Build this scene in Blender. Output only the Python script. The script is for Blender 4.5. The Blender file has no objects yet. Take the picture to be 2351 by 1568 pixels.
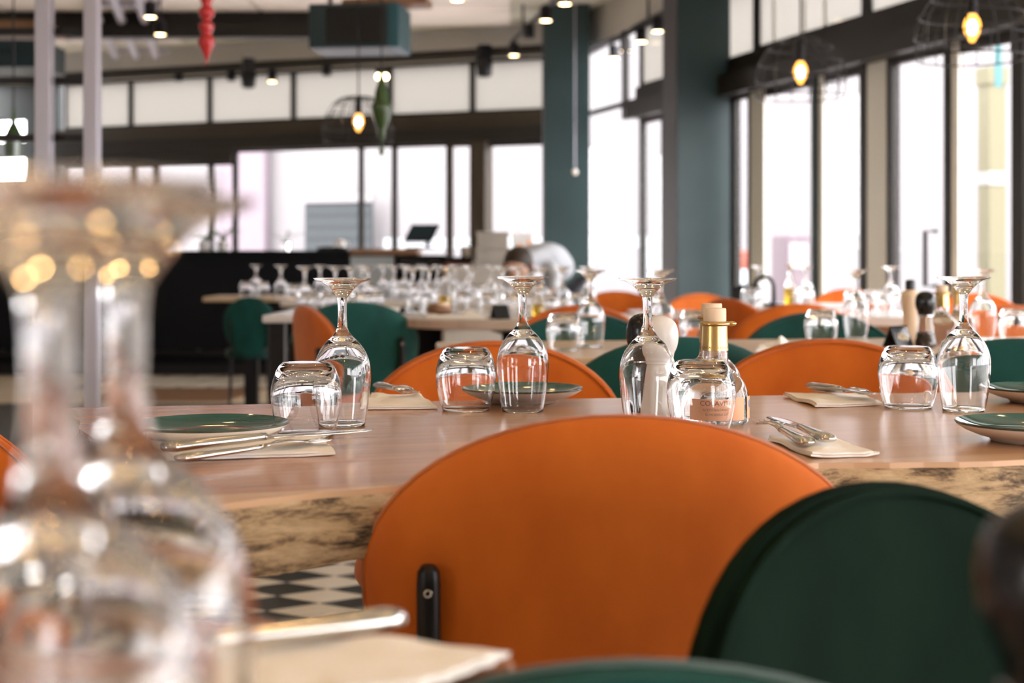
import bpy, bmesh, math, random
from mathutils import Vector, Matrix
random.seed(7)
S = bpy.context.scene
COL = S.collection
PI = math.pi
F = 3265.3          # focal length in pixels of the 2351x1568 frame (50 mm lens)
CX, HY, CZ = 1175.5, 601.0, 0.96   # principal column, horizon row, camera height

# ------------------------------------------------------------------ camera, world, exposure
cam = bpy.data.cameras.new('camera'); co = bpy.data.objects.new('camera', cam); COL.objects.link(co)
co.location = (0, 0, CZ); co.rotation_euler = (PI/2, 0, 0)
cam.lens = 50; cam.sensor_width = 36; cam.sensor_fit = 'HORIZONTAL'
cam.shift_y = -(784-HY)/2351
cam.clip_start = 0.02; cam.clip_end = 200
cam.dof.use_dof = True; cam.dof.focus_distance = 1.80; cam.dof.aperture_fstop = 5.0
S.camera = co
W = bpy.data.worlds.new('overcast_sky'); S.world = W; W.use_nodes = True
wb = W.node_tree.nodes['Background']; wb.inputs[0].default_value = (1.0, 0.975, 0.985, 1); wb.inputs[1].default_value = 6.6
S.view_settings.view_transform = 'Standard'; S.view_settings.look = 'None'
S.view_settings.gamma = 1; S.view_settings.use_curve_mapping = False
S.view_settings.exposure = 1.0
S.cycles.use_denoising = True; S.cycles.sample_clamp_indirect = 80
S.cycles.adaptive_threshold = 0.02
S.cycles.max_bounces = 12; S.cycles.transmission_bounces = 12; S.cycles.transparent_max_bounces = 16
S.cycles.diffuse_bounces = 5; S.cycles.glossy_bounces = 6

# ------------------------------------------------------------------ pixel helpers (used to read real positions off the plan)
def on(x, y, z=0.75):
    d = (CZ - z)*F/(y - HY)
    return ((x - CX)*d/F, d)
def at(x, d): return (x - CX)*d/F
def zt(y, d): return CZ - (y - HY)*d/F

# ------------------------------------------------------------------ materials
M = {}
def nt(m): return m.node_tree.nodes, m.node_tree.links
def mat(name, col, rough=0.5, metal=0.0, emit=None, es=0.0, trans=0.0, ior=1.45, sheen=0.0, coat=0.0, spec=0.5,
        noise=None, nscale=(8,8,8), col2=None, bump=0.0, bscale=60, rot=0.0, detail=4.0, ramp=(0.35,0.65)):
    m = bpy.data.materials.new(name); m.use_nodes = True
    n, l = nt(m); b = n['Principled BSDF']
    b.inputs['Base Color'].default_value = (*col, 1); b.inputs['Roughness'].default_value = rough
    b.inputs['Metallic'].default_value = metal; b.inputs['IOR'].default_value = ior
    b.inputs['Transmission Weight'].default_value = trans
    b.inputs['Sheen Weight'].default_value = sheen; b.inputs['Coat Weight'].default_value = coat
    b.inputs['Specular IOR Level'].default_value = spec
    if emit: b.inputs['Emission Color'].default_value = (*emit, 1); b.inputs['Emission Strength'].default_value = es
    if col2 is not None:
        tc = n.new('ShaderNodeTexCoord'); mp = n.new('ShaderNodeMapping'); mp.inputs['Scale'].default_value = nscale
        mp.inputs['Rotation'].default_value = (0, 0, rot)
        nz = n.new('ShaderNodeTexNoise'); nz.inputs['Scale'].default_value = 1.0; nz.inputs['Detail'].default_value = detail
        cr = n.new('ShaderNodeValToRGB'); cr.color_ramp.elements[0].color = (*col, 1); cr.color_ramp.elements[1].color = (*col2, 1)
        cr.color_ramp.elements[0].position, cr.color_ramp.elements[1].position = ramp
        l.new(tc.outputs['Object'], mp.inputs['Vector']); l.new(mp.outputs[0], nz.inputs['Vector'])
        l.new(nz.outputs['Fac'], cr.inputs['Fac']); l.new(cr.outputs[0], b.inputs['Base Color'])
    if bump:
        tc2 = n.new('ShaderNodeTexCoord'); nb = n.new('ShaderNodeTexNoise'); nb.inputs['Scale'].default_value = bscale
        bp = n.new('ShaderNodeBump'); bp.inputs['Strength'].default_value = bump; bp.inputs['Distance'].default_value = 0.01
        l.new(tc2.outputs['Object'], nb.inputs['Vector']); l.new(nb.outputs['Fac'], bp.inputs['Height']); l.new(bp.outputs[0], b.inputs['Normal'])
    M[name] = m
    return m
mat('orange_velvet', (0.46,0.088,0.0035), 0.75, sheen=0.25, col2=(0.64,0.155,0.012), nscale=(9,9,5), spec=0.2, ramp=(0.3,0.75))
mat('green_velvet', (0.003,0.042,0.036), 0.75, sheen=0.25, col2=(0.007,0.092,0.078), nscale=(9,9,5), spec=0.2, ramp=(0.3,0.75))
mat('shaded_green_velvet', (0.0035,0.0100,0.0062), 0.95, sheen=0.0, col2=(0.0065,0.0175,0.0110), nscale=(9,9,5), spec=0.06, ramp=(0.3,0.75))  # same green velvet on the unlit chair, its shade put into the colour
mat('black_metal', (0.018,0.018,0.02), 0.38, 0.6)
mat('black_plastic', (0.007,0.008,0.010), 0.22)
mat('frame_metal', (0.022,0.020,0.017), 0.5, 0.0, spec=0.3)
mat('frame_brown', (0.045,0.035,0.022), 0.5, 0.1)
mat('teal_paint', (0.014,0.034,0.037), 0.5, col2=(0.020,0.046,0.048), nscale=(1.5,1.5,1.5))
mat('dark_green_paint', (0.010,0.020,0.018), 0.5)
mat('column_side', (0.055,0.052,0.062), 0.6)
mat('white_jamb', (0.72,0.72,0.66), 0.5)
mat('steel', (0.62,0.60,0.57), 0.14, 1.0)
mat('steel_post', (0.42,0.41,0.47), 0.35, 0.3)
mat('chrome', (0.8,0.8,0.82), 0.08, 1.0)
mat('ceiling_white', (0.66,0.63,0.60), 0.7, col2=(0.72,0.68,0.65), nscale=(0.8,0.8,0.8))
mat('concrete', (0.40,0.40,0.34), 0.8, col2=(0.50,0.49,0.43), nscale=(0.6,0.6,0.6))
mat('plaster', (0.55,0.53,0.50), 0.8)
mat('floor_beige', (0.62,0.49,0.34), 0.4, col2=(0.74,0.62,0.46), nscale=(0.9,7,1))
mat('floor_dark', (0.03,0.026,0.021), 0.5, col2=(0.05,0.042,0.034), nscale=(1,6,1))
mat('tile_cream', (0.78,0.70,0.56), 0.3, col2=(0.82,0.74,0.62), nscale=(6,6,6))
mat('tile_black', (0.022,0.024,0.02), 0.35, col2=(0.035,0.036,0.03), nscale=(6,6,6))
mat('floor_brown', (0.20,0.10,0.045), 0.5)
mat('cream_paper', (0.92,0.88,0.82), 0.8, bump=0.25, bscale=40)
mat('cream_ceramic', (0.78,0.72,0.65), 0.25)
mat('white_ceramic', (0.82,0.79,0.76), 0.22)
mat('teal_glaze', (0.006,0.075,0.065), 0.08, coat=0.6, col2=(0.012,0.115,0.098), nscale=(3,3,160))
mat('glaze_rim', (0.05,0.06,0.045), 0.15)
mat('glass', (1,1,1), 0.0, trans=1.0, ior=1.47)
mat('oil_bottle', (0.93,0.97,1.0), 0.0, trans=1.0, ior=1.42)
mat('amber_oil', (0.85,0.55,0.04), 0.05, trans=0.6, ior=1.4)
mat('gold_foil', (0.62,0.43,0.17), 0.28, 0.9)
mat('cork_cap', (0.80,0.62,0.44), 0.7)
mat('peach_label', (0.86,0.42,0.24), 0.6)
mat('ink_brown', (0.22,0.08,0.04), 0.7)
mat('ink_grey', (0.25,0.20,0.13), 0.7)
mat('emblem_blue', (0.16,0.22,0.34), 0.6)
mat('peppercorn', (0.10,0.065,0.04), 0.8, col2=(0.03,0.02,0.015), nscale=(200,200,200))
mat('bulb_glow', (1,0.8,0.5), 0.3, emit=(1.0,0.56,0.18), es=16.0)
mat('filament', (1,0.9,0.7), 0.3, emit=(1.0,0.85,0.55), es=60.0)
mat('lamp_glow', (1,0.9,0.7), 0.3, emit=(1.0,0.70,0.36), es=9.0)
mat('halogen_glow', (1,0.9,0.7), 0.3, emit=(1.0,0.62,0.27), es=26.0)
mat('halogen_bright', (1,0.9,0.7), 0.3, emit=(1.0,0.56,0.20), es=72.0)
mat('red_gloss', (0.50,0.02,0.025), 0.12, coat=0.5)
mat('green_gloss', (0.03,0.07,0.02), 0.12, coat=0.5)
mat('bar_black', (0.006,0.0065,0.008), 0.6, spec=0.15)
mat('bar_grey', (0.42,0.46,0.48), 0.5)
mat('wood_pale', (0.50,0.34,0.20), 0.35, col2=(0.62,0.46,0.30), nscale=(3,30,3))
mat('wood_grey', (0.45,0.38,0.30), 0.35, col2=(0.56,0.50,0.42), nscale=(3,30,3))
mat('wood_apron', (0.20,0.10,0.05), 0.5, col2=(0.28,0.15,0.08), nscale=(3,30,3))
mat('marble_top', (0.74,0.70,0.68), 0.2)
mat('box_grey', (0.36,0.33,0.29), 0.8, col2=(0.42,0.38,0.33), nscale=(5,5,5))
mat('orange_print', (0.92,0.36,0.10), 0.6)
mat('white_paint', (0.78,0.78,0.78), 0.5)
mat('shirt', (0.44,0.47,0.51), 0.8)
mat('trousers', (0.04,0.045,0.06), 0.8)
mat('skin', (0.55,0.33,0.24), 0.55)
mat('hair', (0.035,0.022,0.015), 0.6)
mat('leaf', (0.06,0.13,0.03), 0.5)
mat('petal', (0.80,0.74,0.70), 0.5)
mat('teal_box', (0.012,0.032,0.040), 0.4)
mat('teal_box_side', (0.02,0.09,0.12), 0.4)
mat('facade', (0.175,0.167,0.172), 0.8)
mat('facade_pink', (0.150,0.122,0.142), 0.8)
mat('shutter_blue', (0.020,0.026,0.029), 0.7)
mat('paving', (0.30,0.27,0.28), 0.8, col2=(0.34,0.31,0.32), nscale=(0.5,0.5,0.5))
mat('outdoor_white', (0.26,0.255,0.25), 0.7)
mat('soffit', (0.70,0.68,0.64), 0.8)
mat('pillar_yellow', (0.13,0.12,0.07), 0.7)
mat('banner_cyan', (0.05,0.14,0.15), 0.7)
mat('outdoor_pink', (0.12,0.092,0.106), 0.7)
mat('outdoor_red', (0.22,0.055,0.035), 0.6)
mat('gold_ink', (0.65,0.48,0.26), 0.4)

def pane_mat(name, tint, film=0.0, filmcol=(0.8,0.78,0.74)):
    m = bpy.data.materials.new(name); m.use_nodes = True; n, l = nt(m)
    for x in list(n): n.remove(x)
    o = n.new('ShaderNodeOutputMaterial'); t = n.new('ShaderNodeBsdfTransparent'); g = n.new('ShaderNodeBsdfGlossy')
    g.inputs['Roughness'].default_value = 0.02; t.inputs[0].default_value = (*tint, 1)
    lw = n.new('ShaderNodeLayerWeight'); lw.inputs[0].default_value = 0.5; mx = n.new('ShaderNodeMixShader')
    pw = n.new('ShaderNodeMath'); pw.operation = 'POWER'; pw.inputs[1].default_value = 5.0; l.new(lw.outputs['Facing'], pw.inputs[0])
    ma = n.new('ShaderNodeMath'); ma.operation = 'MULTIPLY_ADD'; ma.inputs[1].default_value = 0.45; ma.inputs[2].default_value = 0.035
    l.new(pw.outputs[0], ma.inputs[0]); l.new(ma.outputs[0], mx.inputs[0])
    if film:
        tr = n.new('ShaderNodeBsdfTranslucent'); tr.inputs[0].default_value = (*filmcol, 1)
        m2 = n.new('ShaderNodeMixShader'); m2.inputs[0].default_value = film
        l.new(t.outputs[0], m2.inputs[1]); l.new(tr.outputs[0], m2.inputs[2]); l.new(m2.outputs[0], mx.inputs[1])
    else: l.new(t.outputs[0], mx.inputs[1])
    l.new(g.outputs[0], mx.inputs[2]); l.new(mx.outputs[0], o.inputs[0]); M[name] = m
pane_mat('window_glass', (0.97,0.97,0.97))
pane_mat('film_glass', (0.7,0.69,0.66), 0.92, (0.335,0.325,0.305))

def walnut(name, ang, sap_at, sap_dir=1):
    """live-edge walnut: long grain along the plank, paler sapwood beyond sap_at across it"""
    m = bpy.data.materials.new(name); m.use_nodes = True; n, l = nt(m); b = n['Principled BSDF']
    tc = n.new('ShaderNodeTexCoord'); rt = n.new('ShaderNodeMapping'); rt.vector_type = 'POINT'
    rt.inputs['Rotation'].default_value = (0, 0, -ang); l.new(tc.outputs['Object'], rt.inputs[0])
    def noise(sc, detail, dist=0.0):
        mp = n.new('ShaderNodeMapping'); mp.inputs['Scale'].default_value = sc; l.new(rt.outputs[0], mp.inputs[0])
        z = n.new('ShaderNodeTexNoise'); z.inputs['Scale'].default_value = 1; z.inputs['Detail'].default_value = detail
        z.inputs['Distortion'].default_value = dist; l.new(mp.outputs[0], z.inputs['Vector']); return z
    n1 = noise((2.2,26,4), 5, 0.6); n2 = noise((5,220,5), 3); n3 = noise((1.2,5,1), 2)
    cr = n.new('ShaderNodeValToRGB'); e = cr.color_ramp.elements
    e[0].position, e[0].color = 0.28, (0.17,0.060,0.028,1); e[1].position, e[1].color = 0.72, (0.54,0.245,0.125,1)
    x = cr.color_ramp.elements.new(0.5); x.color = (0.36,0.145,0.074,1)
    l.new(n1.outputs['Fac'], cr.inputs[0])
    mx = n.new('ShaderNodeMixRGB'); mx.blend_type = 'OVERLAY'; mx.inputs[0].default_value = 0.28
    l.new(cr.outputs[0], mx.inputs[1]); l.new(n2.outputs['Fac'], mx.inputs[2])
    sp = n.new('ShaderNodeSeparateXYZ'); l.new(rt.outputs[0], sp.inputs[0])
    ad = n.new('ShaderNodeMath'); ad.operation = 'MULTIPLY_ADD'; ad.inputs[1].default_value = 0.10; 
    l.new(n3.outputs['Fac'], ad.inputs[0]); l.new(sp.outputs['Y'], ad.inputs[2])
    r2 = n.new('ShaderNodeMapRange'); r2.inputs[1].default_value = sap_at+0.05; r2.inputs[2].default_value = sap_at + sap_dir*0.012+0.05
    l.new(ad.outputs[0], r2.inputs[0])
    m2 = n.new('ShaderNodeMixRGB'); l.new(r2.outputs[0], m2.inputs[0]); l.new(mx.outputs[0], m2.inputs[1]); m2.inputs[2].default_value = (0.68,0.43,0.25,1)
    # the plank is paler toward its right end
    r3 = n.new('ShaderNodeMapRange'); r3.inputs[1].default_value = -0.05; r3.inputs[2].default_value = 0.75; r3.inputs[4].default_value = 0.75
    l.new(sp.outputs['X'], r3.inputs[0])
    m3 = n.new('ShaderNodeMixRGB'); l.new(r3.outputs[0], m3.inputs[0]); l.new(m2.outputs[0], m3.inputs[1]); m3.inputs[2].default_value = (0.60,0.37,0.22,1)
    l.new(m3.outputs[0], b.inputs['Base Color']); b.inputs['Roughness'].default_value = 0.27; b.inputs['Specular IOR Level'].default_value = 0.4; b.inputs['Coat Weight'].default_value = 0.22
    b.inputs['Coat Roughness'].default_value = 0.12
    M[name] = m
walnut('walnut', math.radians(17), 1.325, -1)
walnut('walnut_plain', math.radians(-30), -9.0, -1)
def bark():
    m = bpy.data.materials.new('bark'); m.use_nodes = True; n, l = nt(m); b = n['Principled BSDF']
    tc = n.new('ShaderNodeTexCoord'); mp = n.new('ShaderNodeMapping'); mp.inputs['Scale'].default_value = (9,9,40); mp.inputs['Rotation'].default_value = (0,0.25,0)
    l.new(tc.outputs['Object'], mp.inputs[0])
    z = n.new('ShaderNodeTexNoise'); z.inputs['Scale'].default_value = 1.6; z.inputs['Detail'].default_value = 12; z.inputs['Distortion'].default_value = 0.35; z.inputs['Roughness'].default_value = 0.74
    l.new(mp.outputs[0], z.inputs['Vector'])
    cr = n.new('ShaderNodeValToRGB'); e = cr.color_ramp.elements
    e[0].position, e[0].color = 0.36, (0.035,0.022,0.014,1); e[1].position, e[1].color = 0.64, (0.74,0.55,0.33,1)
    x = cr.color_ramp.elements.new(0.435); x.color = (0.26,0.17,0.095,1); y = cr.color_ramp.elements.new(0.50); y.color = (0.55,0.38,0.21,1)
    l.new(z.outputs['Fac'], cr.inputs[0]); l.new(cr.outputs[0], b.inputs['Base Color']); b.inputs['Roughness'].default_value = 0.75
    bp = n.new('ShaderNodeBump'); bp.inputs['Strength'].default_value = 0.7; bp.inputs['Distance'].default_value = 0.008
    l.new(z.outputs['Fac'], bp.inputs['Height']); l.new(bp.outputs[0], b.inputs['Normal']); M['bark'] = m
bark()
mat('end_grain', (0.085,0.035,0.02), 0.4, col2=(0.16,0.07,0.045), nscale=(14,14,60))

# ------------------------------------------------------------------ mesh helpers
class MB:
    def __init__(s): s.v = []; s.f = []
    def add(s, vs, fs):
        o = len(s.v); s.v += [tuple(p) for p in vs]; s.f += [tuple(i+o for i in f) for f in fs]; return s
    def box(s, x0, x1, y0, y1, z0, z1, rz=0.0, c=(0,0)):
        ca, sa = math.cos(rz), math.sin(rz)
        vs = [(c[0]+x*ca-y*sa, c[1]+x*sa+y*ca, z) for z in (z0,z1) for x, y in ((x0,y0),(x1,y0),(x1,y1),(x0,y1))]
        return s.add(vs, [(3,2,1,0),(4,5,6,7),(0,1,5,4),(1,2,6,5),(2,3,7,6),(3,0,4,7)])
    def obox(s, o, u, u0, u1, v0, v1, z0, z1):
        n = (-u[1], u[0])
        vs = [(o[0]+u[0]*a+n[0]*b, o[1]+u[1]*a+n[1]*b, z) for z in (z0,z1) for a, b in ((u0,v0),(u1,v0),(u1,v1),(u0,v1))]
        return s.add(vs, [(3,2,1,0),(4,5,6,7),(0,1,5,4),(1,2,6,5),(2,3,7,6),(3,0,4,7)])
    def prism(s, poly, z0, z1):
        n = len(poly)
        vs = [(x,y,z0) for x,y in poly]+[(x,y,z1) for x,y in poly]
        return s.add(vs, [tuple(range(n-1,-1,-1)), tuple(range(n,2*n))]+[(i,(i+1)%n,n+(i+1)%n,n+i) for i in range(n)])
    def tube(s, pts, r, seg=10, cap=True):
        pts = [Vector(p) for p in pts]; rs = r if isinstance(r,(list,tuple)) else [r]*len(pts)
        vs = []; prev = None
        for i, p in enumerate(pts):
            t = (pts[min(i+1,len(pts)-1)]-pts[max(i-1,0)]).normalized()
            if prev is None:
                a = Vector((0,0,1)) if abs(t.z) < 0.9 else Vector((1,0,0)); e1 = t.cross(a).normalized()
            else: e1 = (prev - t*prev.dot(t)).normalized()
            prev = e1; e2 = t.cross(e1)
            vs += [p + (e1*math.cos(2*PI*k/seg)+e2*math.sin(2*PI*k/seg))*rs[i] for k in range(seg)]
        fs = [(i*seg+k, i*seg+(k+1)%seg, (i+1)*seg+(k+1)%seg, (i+1)*seg+k) for i in range(len(pts)-1) for k in range(seg)]
        if cap: fs += [tuple(range(seg-1,-1,-1)), tuple(range((len(pts)-1)*seg, len(pts)*seg))]
        return s.add(vs, fs)
    def ring(s, c, R, r, seg=32, k=8, axis='z'):
        pts = []
        for i in range(seg):
            a = 2*PI*i/seg
            for j in range(k):
                b = 2*PI*j/k; q = (R+r*math.cos(b))
                p = (q*math.cos(a), q*math.sin(a), r*math.sin(b))
                if axis == 'y': p = (p[0], p[2], p[1])
                if axis == 'x': p = (p[2], p[0], p[1])
                pts.append((c[0]+p[0], c[1]+p[1], c[2]+p[2]))
        return s.add(pts, [(i*k+j, ((i+1)%seg)*k+j, ((i+1)%seg)*k+(j+1)%k, i*k+(j+1)%k) for i in range(seg) for j in range(k)])
    def lathe(s, prof, seg=40, c=(0,0,0), closed=False):
        vs = []; rows = []
        for r, z in prof:
            if r < 1e-6: rows.append([len(vs)]); vs.append((c[0],c[1],c[2]+z))
            else:
                rows.append(list(range(len(vs), len(vs)+seg)))
                vs += [(c[0]+r*math.cos(2*PI*k/seg), c[1]+r*math.sin(2*PI*k/seg), c[2]+z) for k in range(seg)]
        fs = []
        pairs = list(zip(rows, rows[1:])) + ([(rows[-1], rows[0])] if closed else [])
        for a, b in pairs:
            for k in range(seg):
                k2 = (k+1)%seg
                if len(a) == 1 and len(b) == 1: continue
                if len(a) == 1: fs.append((a[0], b[k2], b[k]))
                elif len(b) == 1: fs.append((a[k], a[k2], b[0]))
                else: fs.append((a[k], a[k2], b[k2], b[k]))
        return s.add(vs, fs)
    def ball(s, c, r, seg=16, rows=10, sc=(1,1,1)):
        prof = [(math.sin(PI*i/rows), -math.cos(PI*i/rows)) for i in range(rows+1)]
        t = MB().lathe([(max(a,0) if 0<i<rows else 0, b) for i,(a,b) in enumerate(prof)], seg)
        return s.add([(c[0]+x*r*sc[0], c[1]+y*r*sc[1], c[2]+z*r*sc[2]) for x,y,z in t.v], t.f)
    def build(s, name, m=None, parent=None, smooth=False, bevel=0.0, loc=None, norm=False):
        me = bpy.data.meshes.new(name); me.from_pydata(s.v, [], s.f); me.update()
        if norm:
            b = bmesh.new(); b.from_mesh(me); bmesh.ops.recalc_face_normals(b, faces=b.faces); b.to_mesh(me); b.free()
        if m: me.materials.append(M[m] if isinstance(m,str) else m)
        o = bpy.data.objects.new(name, me); COL.objects.link(o)
        if smooth: me.shade_smooth()
        if smooth == 'auto':
            me.shade_smooth()
            try: me.set_sharp_from_angle(angle=math.radians(35))
            except Exception: pass
        if bevel:
            bv = o.modifiers.new('bevel','BEVEL'); bv.width = bevel; bv.segments = 2; bv.limit_method = 'ANGLE'
        if parent: o.parent = parent
        if loc: o.location = loc
        return o
def spline(prof, n=4):
    """Catmull-Rom through (r,z) points"""
    out = []
    for i in range(len(prof)-1):
        p0 = prof[max(i-1,0)]; p1 = prof[i]; p2 = prof[i+1]; p3 = prof[min(i+2,len(prof)-1)]
        for k in range(n):
            t = k/n
            q = [0.5*(2*p1[j]+(p2[j]-p0[j])*t+(2*p0[j]-5*p1[j]+4*p2[j]-p3[j])*t*t+(-p0[j]+3*p1[j]-3*p2[j]+p3[j])*t**3) for j in range(len(p1))]
            q[0] = max(q[0], 0.0) if len(p1) == 2 else q[0]; out.append(tuple(q))
    out.append(prof[-1]); return out
def tag(o, label=None, cat=None, group=None, kind=None):
    if label: o['label'] = label
    if cat: o['category'] = cat
    if group: o['group'] = group
    if kind: o['kind'] = kind
    return o
def thing(name, label, cat, loc=(0,0,0), rz=0.0, group=None, kind=None):
    o = bpy.data.objects.new(name, None); COL.objects.link(o); o.empty_display_size = 0.1
    o.location = loc; o.rotation_euler = (0,0,rz); return tag(o, label, cat, group, kind)
def dup(root, loc, rz, label, group=None, scale=None):
    r = root.copy(); COL.objects.link(r); r.location = loc; r.rotation_euler = (0,0,rz); r['label'] = label
    if group: r['group'] = group
    elif 'group' in r.keys(): del r['group']
    if scale: r.scale = scale
    for ch in list(root.children):
        c = ch.copy(); COL.objects.link(c); c.parent = r
        for g in list(ch.children):
            d = g.copy(); COL.objects.link(d); d.parent = c
    return r
def text_mesh(body, size, spacing=1.0):
    cu = bpy.data.curves.new('text_curve','FONT'); cu.body = body; cu.size = size; cu.align_x = 'CENTER'; cu.align_y = 'CENTER'
    cu.space_character = spacing; cu.resolution_u = 3
    o = bpy.data.objects.new('text_tmp', cu); COL.objects.link(o)
    dg = bpy.context.evaluated_depsgraph_get(); me = bpy.data.meshes.new_from_object(o.evaluated_get(dg))
    vs = [tuple(v.co) for v in me.vertices]; fs = [tuple(p.vertices) for p in me.polygons]
    bpy.data.objects.remove(o); bpy.data.curves.remove(cu); bpy.data.meshes.remove(me)
    return vs, fs
# ================================================================== THE SETTING
CEIL = 3.35
RO, RU = (0.57, 14.4), (0.309, -0.951)      # right wall: corner and direction toward the camera (normal points outdoors)
BO, BU = (0.57, 14.4), (-0.9305, 0.3663)    # back wall: same corner, running left (normal points indoors)
def ur(x): return (14.4 - 5.25/((x-CX)/F + 0.325))*1.0515
def ub(x): return (37.146/((x-CX)/F + 2.54) - 14.4)/0.3663
def rw(u, v): return (RO[0]+RU[0]*u+RU[1]*-v, RO[1]+RU[1]*u+RU[0]*v)
def bw(u, v): return (BO[0]+BU[0]*u-BU[1]*v, BO[1]+BU[1]*u+BU[0]*v)
HEAD, BEAM, TOP = 2.22, 2.50, 3.05
REAR, LEFT = -6.0, -6.6
def struct(o, label): return tag(o, label, None, None, 'structure')
room = [(LEFT, REAR), rw(21.5,0), (0.57,14.4), bw(7.75,0), (LEFT, 16.6)]
room[1] = (RO[0]+RU[0]*21.45, REAR)
fl = MB().prism(room, -0.12, 0.0).build('floor', 'floor_beige'); struct(fl, 'pale beige wooden floor of the restaurant')
ce = MB().prism(room, CEIL+0.03, CEIL+0.15).build('ceiling', 'concrete'); struct(ce, 'grey and white ceiling with flat panels and dark beams')
pm = MB().box(-0.58,0.58,-0.58,0.58,0,0.03).build('ceiling_panel', 'ceiling_white', ce, loc=(-5.4,11.4,CEIL))
for i in range(6):
    for j in range(5):
        if i == 0 and j == 0: continue
        X, Y = -5.4+1.2*i, 11.4+1.2*j
        if Y > 14.4-0.394*(X+0.6-0.57)-0.6 and X < 0.57: continue
        if X > 0.57+0.325*(14.4-Y)-0.6: continue
        p = bpy.data.objects.new('ceiling_panel', pm.data); COL.objects.link(p); p.parent = ce; p.location = (X, Y, CEIL)
        if i < 2: p.scale = (1,1,1)

# dark plank zone and harlequin tiles laid on the floor
dz = MB().prism([(-6.5,6.6),(0.9,6.6),(1.9,9.6),(-6.5,9.6)], 0.0, 0.004).build('dark_floor_inlay', 'floor_dark', fl)
MB().prism([(-2.95,9.75),(-1.95,9.75),(-1.86,10.7),(-2.95,10.7)], 0.0, 0.012).build('brown_floor_mat', 'floor_brown', fl)
MB().box(-1.55,0.20,3.35,6.3,0,0.003).build('black_bed', 'tile_black', fl)
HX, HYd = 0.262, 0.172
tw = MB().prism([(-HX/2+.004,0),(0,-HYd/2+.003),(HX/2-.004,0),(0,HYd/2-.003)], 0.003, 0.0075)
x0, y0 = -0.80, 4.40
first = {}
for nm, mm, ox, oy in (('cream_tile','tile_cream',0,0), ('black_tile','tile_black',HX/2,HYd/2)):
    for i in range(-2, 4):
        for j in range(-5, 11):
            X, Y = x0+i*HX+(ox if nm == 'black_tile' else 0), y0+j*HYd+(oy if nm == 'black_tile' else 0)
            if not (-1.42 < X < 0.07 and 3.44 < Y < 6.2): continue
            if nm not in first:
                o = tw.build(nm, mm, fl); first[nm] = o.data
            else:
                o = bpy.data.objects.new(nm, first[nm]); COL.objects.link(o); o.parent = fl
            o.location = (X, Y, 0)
# slanting cream patches on the black strip in front of the bar
MB().box(-3.35,-1.7,10.75,11.95,0,0.003).build('black_bed', 'tile_black', fl)
st = MB().prism([(-0.10,0),(0.085,0),(0.255,1.0),(0.075,1.0)], 0.003, 0.009)
for k in range(6):
    o = st.build('slanted_patch', 'tile_cream', fl) if k == 0 else bpy.data.objects.new('slanted_patch', o.data)
    if k: COL.objects.link(o); o.parent = fl
    o.location = (-3.15+0.24*k, 10.85, 0)

# ---- glazed walls
def bay(n, O, U, u0, u1, z0, z1, fr=0.05, sgn=1, pane='window_glass', name='window', mat_='frame_metal', label='', mid=(), solid_bottom=0.0):
    """one glazed bay: frame, pane(s)"""
    t = bpy.data.objects.new('%s_%d' % (name, n), None); COL.objects.link(t); struct(t, label)
    f = MB()
    f.obox(O,U,u0,u0+fr,-0.025,0.025,z0,z1); f.obox(O,U,u1-fr,u1,-0.025,0.025,z0,z1)
    f.obox(O,U,u0+fr,u1-fr,-0.025,0.025,z1-fr,z1); f.obox(O,U,u0+fr,u1-fr,-0.025,0.025,z0,z0+fr)
    f.build('frame', mat_, t)
    MB().obox(O,U,u0+fr,u1-fr,-0.004,0.004,z0+fr,z1-fr).build('pane', pane, t)
    return t
wn = [0]
def W_(O, U, u0, u1, z0, z1, **k):
    wn[0] += 1; return bay(wn[0], O, U, u0, u1, z0, z1, **k)
tn = [0]
def trim(mb, m, label):
    tn[0] += 1; return struct(mb.build('trim_%d' % tn[0], m), label)
# back wall, lower doors and windows (right to left in the photograph)
lows = [1262, 1107, 1032, 906, 830, 541, 485, 360, 307, 150]
heads = {0:2.22,1:2.22,2:2.22,3:2.2,4:2.22}
lab = ['tall back wall window between the dark corner column and the double brown post','narrow back wall window beside the double brown post',
       'back wall window behind the till screen','narrow back wall window behind the green hanging ornament','widest back wall window, blue-grey shutter seen through it',
       'narrow back wall window with pale curtain edge','back wall window left of the pale curtain, lamp reflected in it','slim back wall window between brown posts',
       'back wall window right of the nearer metal post','back wall window between the two metal posts']
for i in range(len(lows)-1):
    ua, ub_ = ub(lows[i]), ub(lows[i+1])
    W_(BO, BU, ua, ub_, 0.0, 2.2 if i < 5 else 2.07, fr=[.05,.04,.03,.025,.025,.03,.03,.04,.03,.03][i], label=lab[i], mat_='frame_brown' if i in (1,7) else 'frame_metal')
ups = [1262, 1086, 897, 675, 483, 302, 150]
for i in range(len(ups)-1):
    W_(BO, BU, ub(ups[i]), ub(ups[i+1]), BEAM, TOP, fr=0.028, pane='film_glass',
       label=['upper back wall pane beside the corner column','upper back wall pane right of the green ornament','upper back wall pane behind the wire pendant shade',
              'upper back wall pane with the lit track spot in front','upper back wall pane left of the black speaker','upper back wall pane beside the metal posts'][i])
b = MB(); b.obox(BO,BU,0.0,ub(135),-0.06,0.05,2.345,BEAM); trim(b, 'frame_brown', 'upper half of the dark transom beam along the back windows')
b = MB(); b.obox(BO,BU,0.0,ub(135),-0.06,0.10,2.20,2.345); b.obox(BO,BU,ub(541),ub(135),-0.06,0.08,2.07,2.20); trim(b, 'frame_metal', 'lower half of the dark transom beam along the back windows')
b = MB(); b.obox(BO,BU,ub(1125),ub(1090),-0.08,0.14,0.0,2.2); trim(b, 'frame_brown', 'thick brown post between two back windows')
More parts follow.
